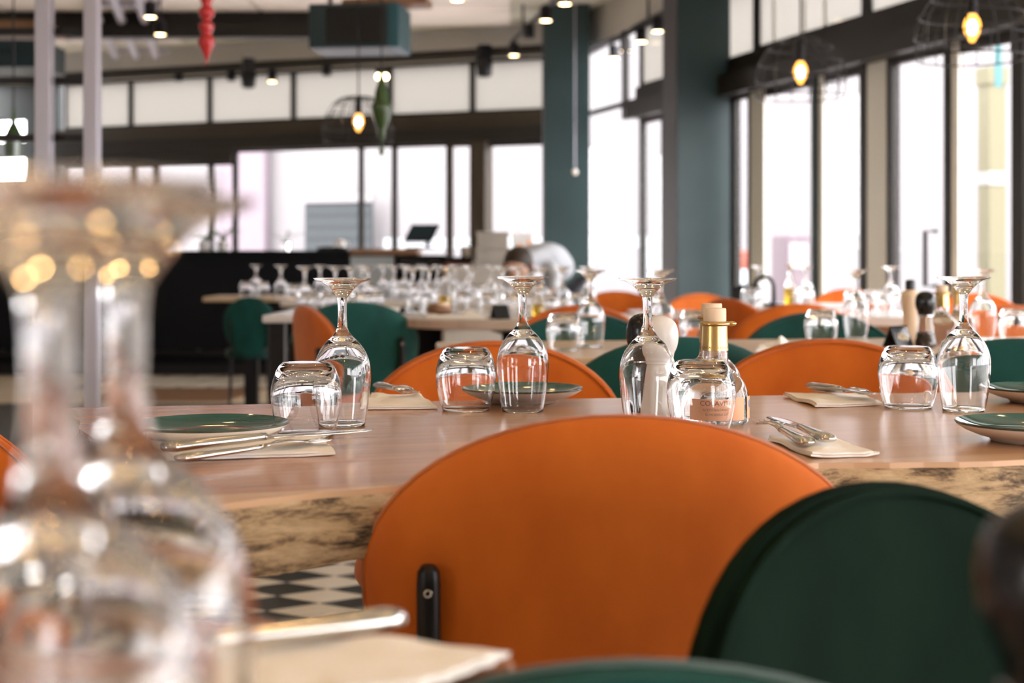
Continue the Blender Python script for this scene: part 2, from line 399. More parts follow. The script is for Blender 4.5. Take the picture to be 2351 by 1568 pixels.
b = MB().tube([(*bw(0.2,0.16),3.10),(*bw(7.3,0.16),3.10)], 0.052, 10); trim(b, 'frame_metal', 'round dark rail along the top of the back windows')
b = MB(); b.obox(BO,BU,0.0,ub(135),-0.08,0.04,TOP,CEIL+0.05); struct(b.build('wall_back','plaster'), 'pale wall band above the back windows')
b = MB()
e = ub(-40)+0.4
for z0, z1 in ((0,1.85),(2.21,2.37),(2.66,CEIL+0.05)): b.obox(BO,BU,ub(135),e,-0.08,0.06,z0,z1)
for z0, z1 in ((1.85,2.21),(2.37,2.66)):
    b.obox(BO,BU,ub(135),ub(66),-0.08,0.06,z0,z1); b.obox(BO,BU,ub(-20),e,-0.08,0.06,z0,z1)
struct(b.build('wall_corner','dark_green_paint'), 'dark green wall at the far left with small bright openings')
for z0, z1 in ((1.85,2.21),(2.37,2.66)):
    W_(BO,BU,ub(66),ub(-20),z0,z1,fr=0.02,label='small %s opening in the dark wall behind the bottle lamp' % ('lower' if z0 < 2 else 'upper'))

# right wall
rl = [(1475,'m'),(1528,'m'),(1690,'m'),(1727,'m'),(1880,'m'),(1990,'m'),(2050,'m'),(2187,'m'),(2347,'m')]
us = [ur(x) for x,_ in rl]
# far lobby part: thin bars only
W_(RO,RU,0.30,us[0],0,2.40,fr=0.02,label='tall far glass lobby pane between the two columns'); W_(RO,RU,0.30,us[0],2.40,TOP,fr=0.02,label='upper lobby pane between the two columns')
b = MB().obox(RO,RU,ur(1443)-.02,ur(1443)+.02,-0.06,0.0,2.25,TOP); trim(b,'frame_metal','thin vertical bar on the far lobby glass')
rlab = ['glass door strip left of the near column','bay hidden behind the near column','narrow right wall window beside the near column','right wall glass door with a pale jamb and a parked pink shape outside',
        'right wall window right of the dark green post','narrow pale panelled right wall bay','right wall glass door with the long black pull handle','right wall window with yellow pillar outside']
for i in range(len(us)-1):
    W_(RO,RU,us[i],us[i+1],0,HEAD,fr=[.04,.05,.03,.05,.05,.05,.04,.06][i],label=rlab[i])
# bays that go on toward and past the camera
u = us[-1]
while u < 20.6:
    W_(RO,RU,u,min(u+1.3,21.4),0,HEAD,fr=0.06,label='right wall window past the picture edge, %.1f metres from the corner' % u); u += 1.3
uu = [us[0], ur(1740), ur(1995)]
while uu[-1] < 20.5: uu.append(uu[-1]+1.9)
for i in range(len(uu)-1):
    W_(RO,RU,uu[i],min(uu[i+1],21.4),BEAM,TOP,fr=0.05 if i else 0.03,pane='film_glass',
       label=['upper right wall pane behind the near column','wide upper right wall pane with blind seams','upper right wall pane at the top right corner'][i] if i < 3 else 'upper right wall pane past the picture edge, %.1f metres from the corner' % uu[i])
b = MB(); b.obox(RO,RU,us[0],21.4,-0.07,0.06,2.37,BEAM); trim(b,'frame_metal','upper half of the dark transom beam along the right windows')
b = MB(); b.obox(RO,RU,us[0],21.4,-0.16,0.06,HEAD,2.37); trim(b,'frame_metal','lower half of the dark transom beam along the right windows')
for px, w in ((1878,.07),(1990,.07),(2052,.05),(2185,.06),(2352,.07)):
    b = MB().obox(RO,RU,ur(px)-w/2,ur(px)+w/2,-0.035,0.03,0,HEAD); trim(b, 'teal_paint' if px == 1878 else 'frame_metal', 'dark upright %s on the right window wall' % {1878:'with a green tint',1990:'left of the pale bay',2052:'right of the pale bay',2185:'beside the pull handle',2352:'at the picture edge'}[px])
for pa, pb, nm in ((1731,1763,'jamb beside the near column'),(2000,2044,'panelled jamb between dark uprights'),(1889,1899,'slim jamb beside the green upright'),(2195,2211,'slim jamb beside the pull handle')):
    b = MB().obox(RO,RU,ur(pa),ur(pb),-0.03,-0.012,0.05,HEAD); trim(b, 'white_jamb', 'pale %s on the right window wall' % nm)
for px, w in ((1735,'first'),(1780,'second'),(1850,'third'),(1898,'fourth')):
    b = MB().obox(RO,RU,ur(px)-.008,ur(px)+.008,-0.02,0.0,BEAM,TOP); trim(b,'white_jamb','thin blind seam on the wide upper right pane, %s from the near column' % w)
hd = MB(); hd.tube([(*rw(ur(2168),-0.05),0.82),(*rw(ur(2168),-0.13),0.82),(*rw(ur(2168),-0.13),1.14),(*rw(ur(2168),-0.05),1.14)], 0.014, 8)
trim(hd,'black_metal','long black pull handle on the right glass door')
b = MB(); b.obox(RO,RU,0,21.4,-0.04,0.08,TOP,CEIL+0.05); struct(b.build('wall_right','plaster'), 'pale wall band above the right windows')
# columns
MBc = MB().obox(RO,RU,ur(1690)-0.26,ur(1690),-0.49,-0.05,0,CEIL+0.03)
c1 = MBc.build('column_near','teal_paint'); struct(c1,'thick dark green square column in the middle of the room')
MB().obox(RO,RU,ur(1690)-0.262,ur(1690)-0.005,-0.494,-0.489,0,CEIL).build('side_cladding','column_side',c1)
c2 = MB().box(0.30,0.73,13.35,13.8,0,CEIL+0.03).build('column_far','teal_paint'); struct(c2,'dark green square column at the far corner of the glass walls')
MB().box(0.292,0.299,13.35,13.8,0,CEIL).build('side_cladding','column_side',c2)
# left and rear walls with big windows (behind and beside the camera)
def punched(name, O, U, L, wins, z0, z1, label, m='plaster'):
    b = MB(); last = 0
    for a, c in wins:
        b.obox(O,U,last,a,-0.1,0.1,0,CEIL+0.03); b.obox(O,U,a,c,-0.1,0.1,0,z0); b.obox(O,U,a,c,-0.1,0.1,z1,CEIL+0.03); last = c
    b.obox(O,U,last,L,-0.1,0.1,0,CEIL+0.03); struct(b.build(name,m),label)
    for k,(a,c) in enumerate(wins): W_(O,U,a,c,z0,z1,fr=0.06,label='%s window number %d from its start' % (name.replace('_',' '),k+1))
punched('wall_left', (LEFT,REAR), (0,1), 22.6, [(1,3.0)], 0.3, 2.9, 'left wall with one tall window')
punched('wall_rear', (LEFT,REAR), (1,0), 13.8, [(10.3,13.1)], 0.3, 2.9, 'rear wall with tall windows behind the camera')

# ---- outdoors
def bx(x, v):   # u on the line offset v from the back wall that shows at column x
    k = (x-CX)/F; ox, oy = bw(0,v); return (ox - k*oy)/(k*BU[1]-BU[0])

g = MB().box(-45,45,-40,50,-0.30,-0.15).build('ground','paving'); struct(g,'pale paved street outside')
def facade(name, O, U, u0, u1, v, h, m, label, th=0.4):
    b = MB().obox(O,U,u0,u1,v-th,v,-0.15,h); return struct(b.build(name,m),label)
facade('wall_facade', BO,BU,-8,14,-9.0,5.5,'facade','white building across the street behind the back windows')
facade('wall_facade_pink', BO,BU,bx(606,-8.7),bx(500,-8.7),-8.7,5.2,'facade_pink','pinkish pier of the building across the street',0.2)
facade('wall_facade_side', RO,RU,-8,9.5,13.0,4.6,'facade','pale building across the side street')
sh = thing('roller_shutter','blue-grey roller shutter on the white building opposite','shutter',(*bw(0,0),0),0)
su0, su1 = ub(852)-1.25, ub(705)-0.6
sh.location = (*bw(bx(778,-8.55),-8.55), -0.15); sh.rotation_euler = (0,0,math.atan2(BU[1],BU[0]))
hw = (bx(705,-8.55)-bx(857,-8.55))/2
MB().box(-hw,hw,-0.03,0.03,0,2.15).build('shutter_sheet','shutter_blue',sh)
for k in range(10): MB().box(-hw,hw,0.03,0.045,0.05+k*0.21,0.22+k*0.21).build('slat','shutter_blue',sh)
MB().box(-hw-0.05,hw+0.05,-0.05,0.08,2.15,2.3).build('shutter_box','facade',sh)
rl_ = thing('handrail','pale grey handrail outside behind the till','handrail',(*bw(bx(1130,-4.0),-4.0),-0.15),math.atan2(BU[1],BU[0]))
for z in (0.55,1.3,1.38): MB().box(-2.2,1.6,-0.02,0.02,z,z+0.05).build('rail','bar_grey',rl_)
for x in (-2.2,-0.9,0.4,1.55): MB().box(x,x+0.05,-0.025,0.025,0,1.43).build('post','bar_grey',rl_)
def rxx(x, v):
    k = (x-CX)/F; ox, oy = rw(0,v); return (k*oy - ox)/(RU[0]-k*RU[1])
def rpt(x, v): return rw(rxx(x,v), v)
p = rpt(2277,3.0); s = F/p[1]
pl = thing('street_pillar','yellow-beige painted pillar outside the right windows','pillar',(*p,-0.15),0.3)
zc = CZ+(HY-195)/s; 
MB().box(-22/s,22/s,-22/s,22/s,0,zc+0.15).build('shaft','pillar_yellow',pl); MB().box(-26/s,26/s,-26/s,26/s,zc+0.15,zc+0.3).build('capital','pillar_yellow',pl)
MB().box(-24/s,24/s,-24/s,24/s,CZ+(HY-425)/s+0.15,CZ+(HY-395)/s+0.15).build('white_band','outdoor_white',pl)
p = rpt(2292,2.2); s = F/p[1]
bn = thing('banner','narrow cyan banner hanging outside before the yellow pillar','banner',(*p,CZ+(HY-70)/s),0.3)
MB().box(-9/s,9/s,-0.008,0.008,-130/s,0).build('cloth','banner_cyan',bn); MB().tube([(-14/s,0,0.01),(14/s,0,0.01)],0.012,8).build('rod','black_metal',bn)
p = rpt(1815,3.4); s = F/p[1]
kb = thing('ticket_machine','pinkish machine standing outside the right glass door','machine',(*p,-0.15),0.4)
zz = CZ+(HY-535)/s+0.15
MB().box(-.19,.19,-.16,.16,0.1,zz).build('cabinet','outdoor_pink',kb,bevel=0.05); MB().box(-.13,.13,-.175,-.158,zz-.42,zz-.12).build('screen','outdoor_white',kb); MB().box(-.22,.22,-.2,.2,0,0.1).build('plinth','shutter_blue',kb)
p = rpt(1702,4.5); s = F/p[1]
kc = thing('litter_bin','grey street bin with a red top outside beside the near column','bin',(*p,-0.15),0.2)
MB().lathe([(0,0),(.22,0),(.24,1.0),(0,1.0)],20).build('drum','bar_grey',kc,smooth='auto'); MB().lathe([(.24,1.0),(.25,1.03),(.22,1.25),(0,1.28)],20).build('lid','outdoor_red',kc,smooth='auto')
# ================================================================== CHAIRS
CA, CBU, CBL, CZC = 0.238, 0.155, 0.225, 0.66      # half width, upper and lower half height, height of the widest line
def yc(x, z): return 0.042*(abs(x)/CA)**2.2 - 0.09*(z-0.45)
def shell_mesh(T=0.019, R=14, NS=56):
    mb = MB(); vs = []; 
    def P(rho, ph, side):
        c, s_ = math.cos(ph), math.sin(ph); e = 1.0
        x = CA*rho*math.copysign(abs(c)**e, c); z = CZC + (CBU if s_ > 0 else CBL)*rho*math.copysign(abs(s_)**e, s_)
        t = T*(1-rho**10)**0.5 if rho < 1 else 0
        return (x, yc(x,z)+side*t, z)
    rh = [0.0]+[math.sin(PI/2*(i/(R))) for i in range(1,R)]+[0.985,0.996,1.0]
    rows = []
    for side in (1,-1):
        for r in rh:
            if r == 1.0 and side == -1: rows.append(None); continue
            if r == 0: rows.append([len(vs)]); vs.append(P(0,0,side))
            else:
                rows.append(list(range(len(vs),len(vs)+NS))); vs += [P(r,2*PI*k/NS,side) for k in range(NS)]
    n = len(rh); front = rows[:n]; back = rows[n:]; back[-1] = front[-1]
    fs = []
    for seq, fl_ in ((front,False),(back,True)):
        for a, b in zip(seq, seq[1:]):
            for k in range(NS):
                k2 = (k+1)%NS
                f = (a[0], b[k], b[k2]) if len(a) == 1 else (a[k], b[k], b[k2], a[k2])
                fs.append(tuple(reversed(f)) if not fl_ else f)
    return mb.add(vs, fs)
def outline(off, side, N=72):
    pts = []
    for k in range(N):
        ph = 2*PI*k/N; c, s_ = math.cos(ph), math.sin(ph)
        x = (CA-off)*math.copysign(abs(c)**1.0,c); z = CZC+((CBU if s_ > 0 else CBL)-off)*math.copysign(abs(s_)**1.0,s_)
        pts.append((x, yc(x,z)+side, z))
    return pts
def make_chair(velvet, label, loc, rz, group=None):
    t = thing('dining_chair', label, 'chair', loc, rz, group)
    sh = shell_mesh().build('backrest', velvet, t, smooth=True, norm=True)
    pts = outline(0.007, 0.0140); MB().tube(pts+[pts[0]], 0.0034, 6, cap=False).build('piping', velvet, sh, smooth=True)
    prof = [(0,0.425),(0.185,0.427),(0.215,0.437),(0.222,0.455),(0.214,0.475),(0.185,0.487),(0.10,0.492),(0,0.493)]
    mb = MB().lathe(spline(prof,3), 40); mb.v = [(x*1.02, 0.245+y*0.97, z) for x,y,z in mb.v]
    st = mb.build('seat', velvet, t, smooth=True, norm=True)
    mb = MB().ring((0,0.245,0.428),0.205,0.005,40,6); mb.build('seam', velvet, st, smooth=True)
    for sx in (-1,1):
        x = sx*0.172; yb = yc(x,0.6)
        def yr(z): return yc(x,z)-0.019-0.0125
        zs = [0.30,0.45,0.55,0.62,0.665,0.676,0.681]
        mb = MB().tube([(x*1.12, -0.075, 0.0),(x, yr(0.30), 0.30)]+[(x, yr(z), z) for z in zs[1:]], [0.008,0.0108]+[0.0108]*4+[0.0098,0.006], 14)
        lg = mb.build('leg','black_metal',t,smooth='auto')
        z = 0.658; b2 = MB().ring((x, yr(z)-0.0104, z),0.0030,0.0011,16,6,'y'); b2.build('screw','steel',lg,smooth=True)
        mb = MB().tube([(sx*0.185,0.44,0.0),(sx*0.165,0.38,0.43)],[0.008,0.0108],12); mb.build('leg','black_metal',t,smooth='auto')
    mb = MB().tube([(-0.165,yc(.165,.42)-0.03,0.418),(-0.165,0.38,0.418),(0.165,0.38,0.418),(0.165,yc(.165,.42)-0.03,0.418)],0.0085,10)
    mb.build('seat_frame','black_metal',t,smooth='auto')
    return t
def cz(o, s): o.scale = (1,1,s); return o
orange = make_chair('orange_velvet','large orange velvet chair back in the middle, seen from behind at the live-edge table',(at(1420,1.300),1.300,0),0)
orange.scale = (1,1,1.012)
green = make_chair('green_velvet','teal velvet chair whose rounded top just shows at the bottom edge',(at(1478,0.70),0.70,0),PI)
green.scale = (1,1,0.927)
shaded_green = make_chair('shaded_green_velvet','green velvet chair back in the lower right, its colour darkened for shade, before the big orange one',(0.262,0.985,0),-math.radians(139)); shaded_green.scale = (1,1,.985)
def ch(o, px, d, deg, label, sz=1.0, group=None): return dup(o,(at(px,d),d,0),math.radians(deg),label,group,(1,1,sz))
ch(orange,-255,1.66,-25,'orange velvet chair cut by the left picture edge beside the live-edge table')
ch(orange,1133,2.60,180,'orange velvet chair behind the live-edge table, between the two left glass pairs')
ch(orange,1905,2.66,168,'orange velvet chair behind the live-edge table on the right, beside the cutlery napkin')
ch(green,1556,2.80,4,'dark green velvet chair behind the salt mill and the cork bottle')
ch(green,2330,2.74,-10,'green velvet chair at the right edge behind the rightmost wine glass')
ch(green,1335,4.05,180,'green velvet chair on the far side of the second table, left of the salt mill')
ch(green,1880,4.10,178,'green velvet chair on the far side of the second table, behind the upturned tumbler pair')
ch(green,815,5.25,8,'green velvet chair with a bright right edge beside the side-on orange chair')
ch(orange,718,4.78,-66,'orange velvet chair seen almost side-on at the left side table')
ch(green,572,8.25,10,'small green chair before the black bar, under the far left table edge',0.93).scale = (.62,.7,.93)
ch(orange,1415,7.05,178,'orange velvet chair left of the near column, farther of the pair there')
ch(orange,1612,6.55,203,'orange velvet chair standing against the near column, its curved side lit')
ch(orange,1682,5.75,-62,'orange velvet chair turned side-on to the right of the cork bottle')
ch(orange,1832,5.0,0,'low-looking orange chair back before the white-legged table')
ch(orange,1950,7.65,180,'orange velvet chair between the two right window tables')
ch(orange,2240,6.6,180,'orange velvet chair behind the two gold-necked bottles')
ch(orange,2335,4.75,176,'orange velvet chair at the right picture edge by the window')
ch(orange,1330,4.75,170,'orange velvet chair low behind the round table, left of the middle')

# ================================================================== TABLES
def resample(pts, n):
    out = []
    for (a,b) in zip(pts, pts[1:]):
        for k in range(n): t = k/n; out.append((a[0]+(b[0]-a[0])*t, a[1]+(b[1]-a[1])*t))
    out.append(pts[-1]); return out
front = [on(390,1117), on(448,1146), on(507,1155), on(700,1134), on(925,1112), on(1180,1095), on(1500,1078), on(1880,1063), on(2351,1055), (0.95,1.575), (1.45,1.66)]
fr = resample(front, 6)
fr = [(x, y+0.006*math.sin(9*x+1)+0.004*math.sin(23*x)+0.002*math.sin(61*x)) for x,y in fr]
bl = on(150,936)
back = [(1.45,2.42),(0.6,2.268),(0.0,2.165),bl]
lft = resample([bl, on(205,1003), on(300,1068), fr[0]], 4)[1:-1]
lft = [(x+0.005*math.sin(31*y), y) for x,y in lft]
poly = fr + back + lft
tb = thing('live_edge_table','long live-edge walnut table with bark along its front edge','table',(0,0,0))
n = len(poly); TT = 0.75
vs = [(x,y,TT) for x,y in poly]; 
ctr = (0.3,1.75)
def ins(p,k): return (p[0]+(ctr[0]-p[0])*k, p[1]+(ctr[1]-p[1])*k)
mb = MB().add(vs+[(x,y,TT-0.006) for x,y in poly], [tuple(range(n))]+[(i,n+i,n+(i+1)%n,(i+1)%n) for i in range(n)])
mb.build('tabletop','walnut',tb,norm=True)
# bark: bulging irregular strip under the front edge
def strip(pts, m, name, amp, zb, seed, out):
    rnd = random.Random(seed); K = 9; vs = []
    P2 = resample(pts,2); nn = len(P2)
    for i,(x,y) in enumerate(P2):
        a = P2[max(i-1,0)]; b = P2[min(i+1,nn-1)]; tx,ty = b[0]-a[0], b[1]-a[1]; L = math.hypot(tx,ty) or 1; nx,ny = ty/L, -tx/L
        for j in range(K):
            t = j/(K-1)
            bul = out*math.sin(PI*t)**0.7 + amp*(rnd.random()-0.5)*(0 if j == 0 else 1) + 0.5*amp*math.sin(17*x+5*t)
            bul = bul if j else 0.0
            vs.append((x+nx*bul, y+ny*bul, TT-0.006-t*zb + (0.004*math.sin(11*x)+0.003*math.sin(37*x) if j == K-1 else 0)))
    fs = [(i*K+j,(i*K+j+1),((i+1)*K+j+1),((i+1)*K+j)) for i in range(nn-1) for j in range(K-1)]
    return MB().add(vs,fs).build(name,m,tb,smooth=True)
strip(fr,'bark','bark_edge',0.004,0.057,3,0.008)
strip([bl]+lft+[fr[0]],'end_grain','cut_end',0.001,0.066,5,0.0)
strip([fr[-1]]+back[:3]+[bl],'bark','rear_edge',0.003,0.060,6,0.008)
mb = MB().add([(*ins(p,0.02),TT-0.066) for p in poly],[tuple(range(n))]); mb.build('underside','end_grain',tb,norm=True)
for lx, ly in ((-0.13,1.98),(0.72,1.90),(1.2,1.95)):
    mb = MB().box(-.03,.03,-.24,-.17,0,TT-.066,0.2,(lx,ly)).box(-.03,.03,.17,.24,0,TT-.066,0.2,(lx,ly)).box(-.03,.03,-.17,.17,0,.05,0.2,(lx,ly)); mb.build('leg','black_metal',tb)

def table(name, label, poly, th, topm, legs, apron=None, z=TT, legm='black_metal', group=None, lr=0.03):
    t = thing(name,label,'table',(0,0,0),0,group)
    MB().prism(poly, z-th, z).build('tabletop', topm, t, bevel=0.006)
    if apron:
        c = (sum(p[0] for p in poly)/len(poly), sum(p[1] for p in poly)/len(poly))
        q = [(p[0]+(c[0]-p[0])*0.12, p[1]+(c[1]-p[1])*0.12) for p in poly]; MB().prism(q, z-th-apron, z-th).build('apron','wood_apron',t)
    for lx, ly in legs: MB().box(lx-lr,lx+lr,ly-lr,ly+lr,0,z-th-(apron or 0)).build('leg',legm,t)
    return t
def disc(cx, cy, r, n=48): return [(cx+r*math.cos(2*PI*k/n), cy+r*math.sin(2*PI*k/n)) for k in range(n)]
def rect(cx, cy, w, d, a): 
    c, s_ = math.cos(a), math.sin(a); return [(cx+x*c-y*s_, cy+x*s_+y*c) for x,y in ((-w/2,-d/2),(w/2,-d/2),(w/2,d/2),(-w/2,d/2))]
def pedestal(name, label, cx, cy, r, topm, th=0.03, z=TT):
    t = thing(name,label,'table',(cx,cy,0)); MB().prism(disc(0,0,r,56), z-th, z).build('tabletop',topm,t,bevel=0.006)
    MB().lathe([(0.045,0.03),(0.04,0.3),(0.04,z-th-0.04),(0.16,z-th)],24).build('column','black_metal',t,smooth='auto')
    MB().lathe([(0,0),(0.27,0),(0.27,0.012),(0.06,0.035),(0,0.035)],32).build('base','black_metal',t,smooth='auto'); return t
# near table under the big blurred glasses
near = [(-0.75,0.20),(-0.10,0.20),(-0.088,0.35),(-0.088,0.50),(-0.092,0.60),(-0.080,0.69),(-0.045,0.738),(0.004,0.762),(-0.148,0.845),(-0.80,1.17)]
table('near_table','walnut table in the foreground under the two big blurred glasses',near,0.024,'walnut_plain',[(-.62,.9),(-.65,.35),(-.2,.34),(-.22,.74)])
table('corner_table','foreground table corner below the black pepper mill',[(0.11,0.10),(0.75,0.10),(0.75,0.56),(0.16,0.56)],0.024,'walnut_plain',[(.2,.2),(.68,.2),(.68,.48)])
table('second_table','long wooden table behind the live-edge table',[(-0.10,3.07),(2.3,3.32),(2.3,4.12),(0.9,3.90),(-0.20,3.72)],0.035,'wood_pale',[(.0,3.3),(.0,3.6),(2.1,3.4),(2.1,3.95),(1.0,3.3)])
pedestal('round_table','round pale grey wooden table in the middle distance with many glasses',0.0,5.58,0.50,'wood_grey',0.035)
table('side_table','pale-edged square table behind the side-on orange chair',rect(-0.765,5.95,0.43,0.75,0.0),0.03,'marble_top',[(-.93,5.65),(-.60,5.65),(-.93,6.25),(-.60,6.25)])
table('bar_side_table','small wooden table before the black bar with a lone wine glass',rect(-1.60,8.75,0.50,0.5,0),0.03,'wood_pale',[(-1.6,8.75)],lr=0.04)
table('far_long_table','far long table crowded with glasses before the till',rect(-0.36,7.85,1.75,0.6,0.02),0.03,'wood_grey',[(-1.1,7.7),(.4,7.7),(-1.1,8.05),(.4,8.05)])
table('window_table','white-topped table with white legs by the near column',rect(1.33,7.0,0.66,0.72,-0.3),0.035,'marble_top',[(1.24,6.72),(1.55,6.9),(1.1,7.2),(1.5,7.3)],0.05,legm='white_paint',lr=0.025)
table('right_window_table','pale table with a brown apron by the right windows',rect(1.40,5.85,0.66,0.85,-0.3),0.035,'marble_top',[(1.3,5.6),(1.62,5.75),(1.18,6.1),(1.5,6.2)],0.06)
table('lobby_table','white table glimpsed behind the left orange chair of the far pair',rect(0.655,6.05,0.30,0.42,0),0.03,'marble_top',[(.655,6.05)],lr=0.04)

# ================================================================== GLASSES
WO = [(.0290,0),(.0325,.020),(.0355,.045),(.0366,.064),(.0350,.080),(.0300,.0935),(.0220,.105),(.0135,.1135)]
WS = [(.0135,.1135),(.0080,.1215),(.0060,.131),(.0055,.145),(.0058,.156),(.0068,.164)]
WF = [(.0068,.164),(.0115,.1705),(.0180,.1775),(.0260,.1832),(.0350,.1858),(.0357,.1873),(.0350,.1888),(0.0,.1893)]
WI = [(0.0,.1115),(.0070,.1105),(.0190,.1035),(.0283,.0922),(.0337,.0795),(.0354,.064),(.0343,.045),(.0313,.020),(.0279,0)]
def make_wine(label, loc, group=None, sr=1.0, sz=1.0, seg=48, gname='wine_glass'):
    t = thing(gname,label,'glass',loc,0,group)
    sc = lambda P_: [(r*sr, z*sz) for r,z in P_]
    o = spline(WO,3); i = spline(WI,3)
    MB().lathe(sc(i+[(.02845,-.0004)]+o), seg).build('bowl','glass',t,smooth=True)
    MB().lathe(sc(spline(WS,3)), seg).build('stem','glass',t,smooth=True)
    MB().lathe(sc(spline(WF,3)), seg).build('foot','glass',t,smooth=True)
    return t
TO = [(.0330,0),(.0382,.016),(.0415,.034),(.0426,.049),(.0412,.063),(.0368,.0765),(.0322,.0845),(.0290,.0874),(.025,.0880),(0,.0882)]
TI = [(0,.0785),(.020,.0778),(.0305,.0735),(.0378,.0625),(.0409,.049),(.0402,.034),(.0369,.016),(.0318,0)]
def make_tumbler(label, loc, group=None):
    t = thing('tumbler',label,'glass',loc,0,group)
    o = spline(TO[:7],3); i = spline(TI,3)
    MB().lathe(i+[(.0324,-.0004)]+o, 48).build('bowl','glass',t,smooth=True)
    MB().lathe(spline(TO[6:],3), 48).build('base','glass',t,smooth=True)
    return t
Z = TT+0.0006
def tp(px, py): p = on(px,py); return (p[0],p[1],Z)
wine = make_wine('upturned wine glass behind the left tumbler on the live-edge table',tp(786,977))
tumb = make_tumbler('upturned tumbler by the teal plate at the left of the live-edge table',tp(703,1000))
dup(wine,tp(1200,944),0,'upturned wine glass before the orange chair, left of the centre of the table')
dup(wine,tp(1487,976),0,'upturned wine glass in front of the white salt mill')
dup(wine,tp(2213,943),0,'upturned wine glass beside the rightmost tumbler on the live-edge table')
dup(tumb,tp(1070,942),0,'upturned tumbler before the orange chair, beside the small fork napkin')
dup(tumb,tp(1610,992),0,'upturned tumbler in front of the cork-topped bottle')
dup(tumb,tp(2085,936),0,'upturned tumbler near the right edge, between cutlery napkin and wine glass')
big = make_wine('big blurred upturned wine glass in the foreground, right of the two',(at(290,.5),.5,Z),None,1.22,1.228,64,'large_wine_glass')
dup(big,(at(118,.385),.385,Z),0,'biggest blurred upturned wine glass in the foreground, cut by the left edge')
# second table
PL = []
def g(o, px, d, label, group=None, s=1.0):
    k = 0
    while k < 14 and any((at(px,d)-a)**2+(d-b_)**2 < .0076 for a,b_ in PL): k += 1; d += .035*k*(1 if k % 2 else -1)
    PL.append((at(px,d),d)); return dup(o,(at(px,d),d,Z),random.random()*6,label,group,(s,s,s))
g(wine,1965,3.92,'upturned wine glass of the right-hand pair on the second table')
g(tumb,1885,3.62,'upturned tumbler of the right-hand pair on the second table')
g(wine,2256,3.86,'upturned wine glass behind the rightmost table glass, on the second table')
g(tumb,2330,3.66,'upturned tumbler at the right edge on the second table')
g(wine,1355,3.48,'upturned wine glass of the left pair on the second table')
g(tumb,1295,3.36,'upturned tumbler of the left pair on the second table')
g(wine,1517,3.62,'upturned wine glass just behind the black pepper mill on the second table')
g(tumb,1597,3.56,'upturned tumbler between salt mill and cork bottle on the second table')
# crowded far tables
rg = random.Random(11)
ORD = ['leftmost','second','third','fourth','fifth','sixth','seventh','eighth','ninth','tenth','eleventh','twelfth']
def crowd(items, where, group):
    for kind, nm in ((wine,'wine glass'),(tumb,'tumbler')):
        for k,(o, px, d) in enumerate(sorted((q for q in items if q[0] is kind), key=lambda q: q[1])):
            w = 'leftmost upturned %s on %s' % (nm,where) if k == 0 else '%s upturned %s from the left on %s' % (ORD[k],nm,where)
            g(o, px, d, w, group % (nm+('es' if kind is wine else 's')))
crowd([(wine,1083,5.95),(wine,1155,5.85),(wine,1030,5.75),(wine,985,5.6),(wine,948,5.7),(wine,1190,5.9),(wine,1245,5.75),(tumb,1060,5.82),(tumb,1120,5.72),(tumb,1015,5.9),
       (tumb,965,5.85),(tumb,1175,5.5),(tumb,1215,5.62),(wine,1290,5.7),(tumb,1262,5.45),(tumb,1325,5.6),(wine,1350,5.85)],'the round table','%s on the round table')
crowd([(wine,700,6.1),(wine,770,6.15),(wine,845,6.1),(tumb,725,5.95),(tumb,755,5.8),(tumb,800,6.0),(tumb,828,5.85),(tumb,705,5.8),(wine,805,6.25),(tumb,860,5.95)],'the pale side table','%s on the pale side table')
crowd([(wine,645,7.75),(tumb,672,7.7),(tumb,690,7.8),(wine,905,7.7),(wine,930,7.95),(wine,970,7.75),(wine,1005,7.9),(wine,1045,7.75),(tumb,920,7.65),(tumb,955,7.8),(tumb,990,7.7),
       (tumb,1030,7.9),(wine,1075,7.95),(tumb,1100,7.75),(wine,1130,7.85),(tumb,1150,7.7),(wine,880,7.9),(wine,830,7.8),(tumb,850,7.7),(wine,735,7.85),(tumb,765,7.7)],'the far long table','%s on the far long table')
g(wine,588,8.7,'lone upturned wine glass on the small wooden table before the bar')
g(tumb,566,8.68,'upturned tumbler left of the lone wine glass before the bar'); g(tumb,603,8.62,'upturned tumbler right of the lone wine glass before the bar')
crowd([(tumb,1732,6.80),(tumb,1722,6.62),(wine,1850,7.0),(wine,1742,7.12),(tumb,1835,6.9),(tumb,1850,6.72)],'the white-topped window table','%s on the white-topped window table')
crowd([(tumb,1990,5.85),(wine,2045,6.05),(tumb,2005,6.1),(tumb,2030,5.8),(tumb,2065,5.75),(tumb,1960,6.0)],'the pale right window table','%s on the pale right window table')
g(tumb,1500,6.05,'upturned tumbler on the white table left of the near column')
# ================================================================== PLATES, NAPKINS, CUTLERY
def make_plate(label, loc, group=None):
    t = thing('side_plate',label,'plate',loc,0,group)
    MB().lathe([(0,.002),(.045,.002),(.0465,0),(.050,0),(.053,.0035),(.066,.007),(.080,.0125),(.0890,.0180),(.0905,.0200)],72).build('underside','cream_ceramic',t,smooth=True,norm=True)
    MB().lathe([(.0905,.0200),(.0914,.0215),(.0908,.0226),(.0895,.0228)],72).build('rim','glaze_rim',t,smooth=True)
    MB().lathe([(.0895,.0228),(.0850,.0205),(.074,.0160),(.060,.0125),(.045,.0108),(.02,.0102),(0,.0102)],72).build('glazed_well','teal_glaze',t,smooth=True)
    return t
pl1 = make_plate('teal glazed plate at the left end of the live-edge table',(-0.352,1.66,Z))
dup(pl1,(at(1198,2.125),2.125,Z),0,'teal glazed plate behind the left-centre wine glass')
dup(pl1,(at(2400,2.125),2.125,Z),0,'teal glazed plate behind the rightmost wine glass, cut by the edge')
dup(pl1,(at(2378,1.665),1.665,Z),0,'teal glazed plate at the front right edge of the table')
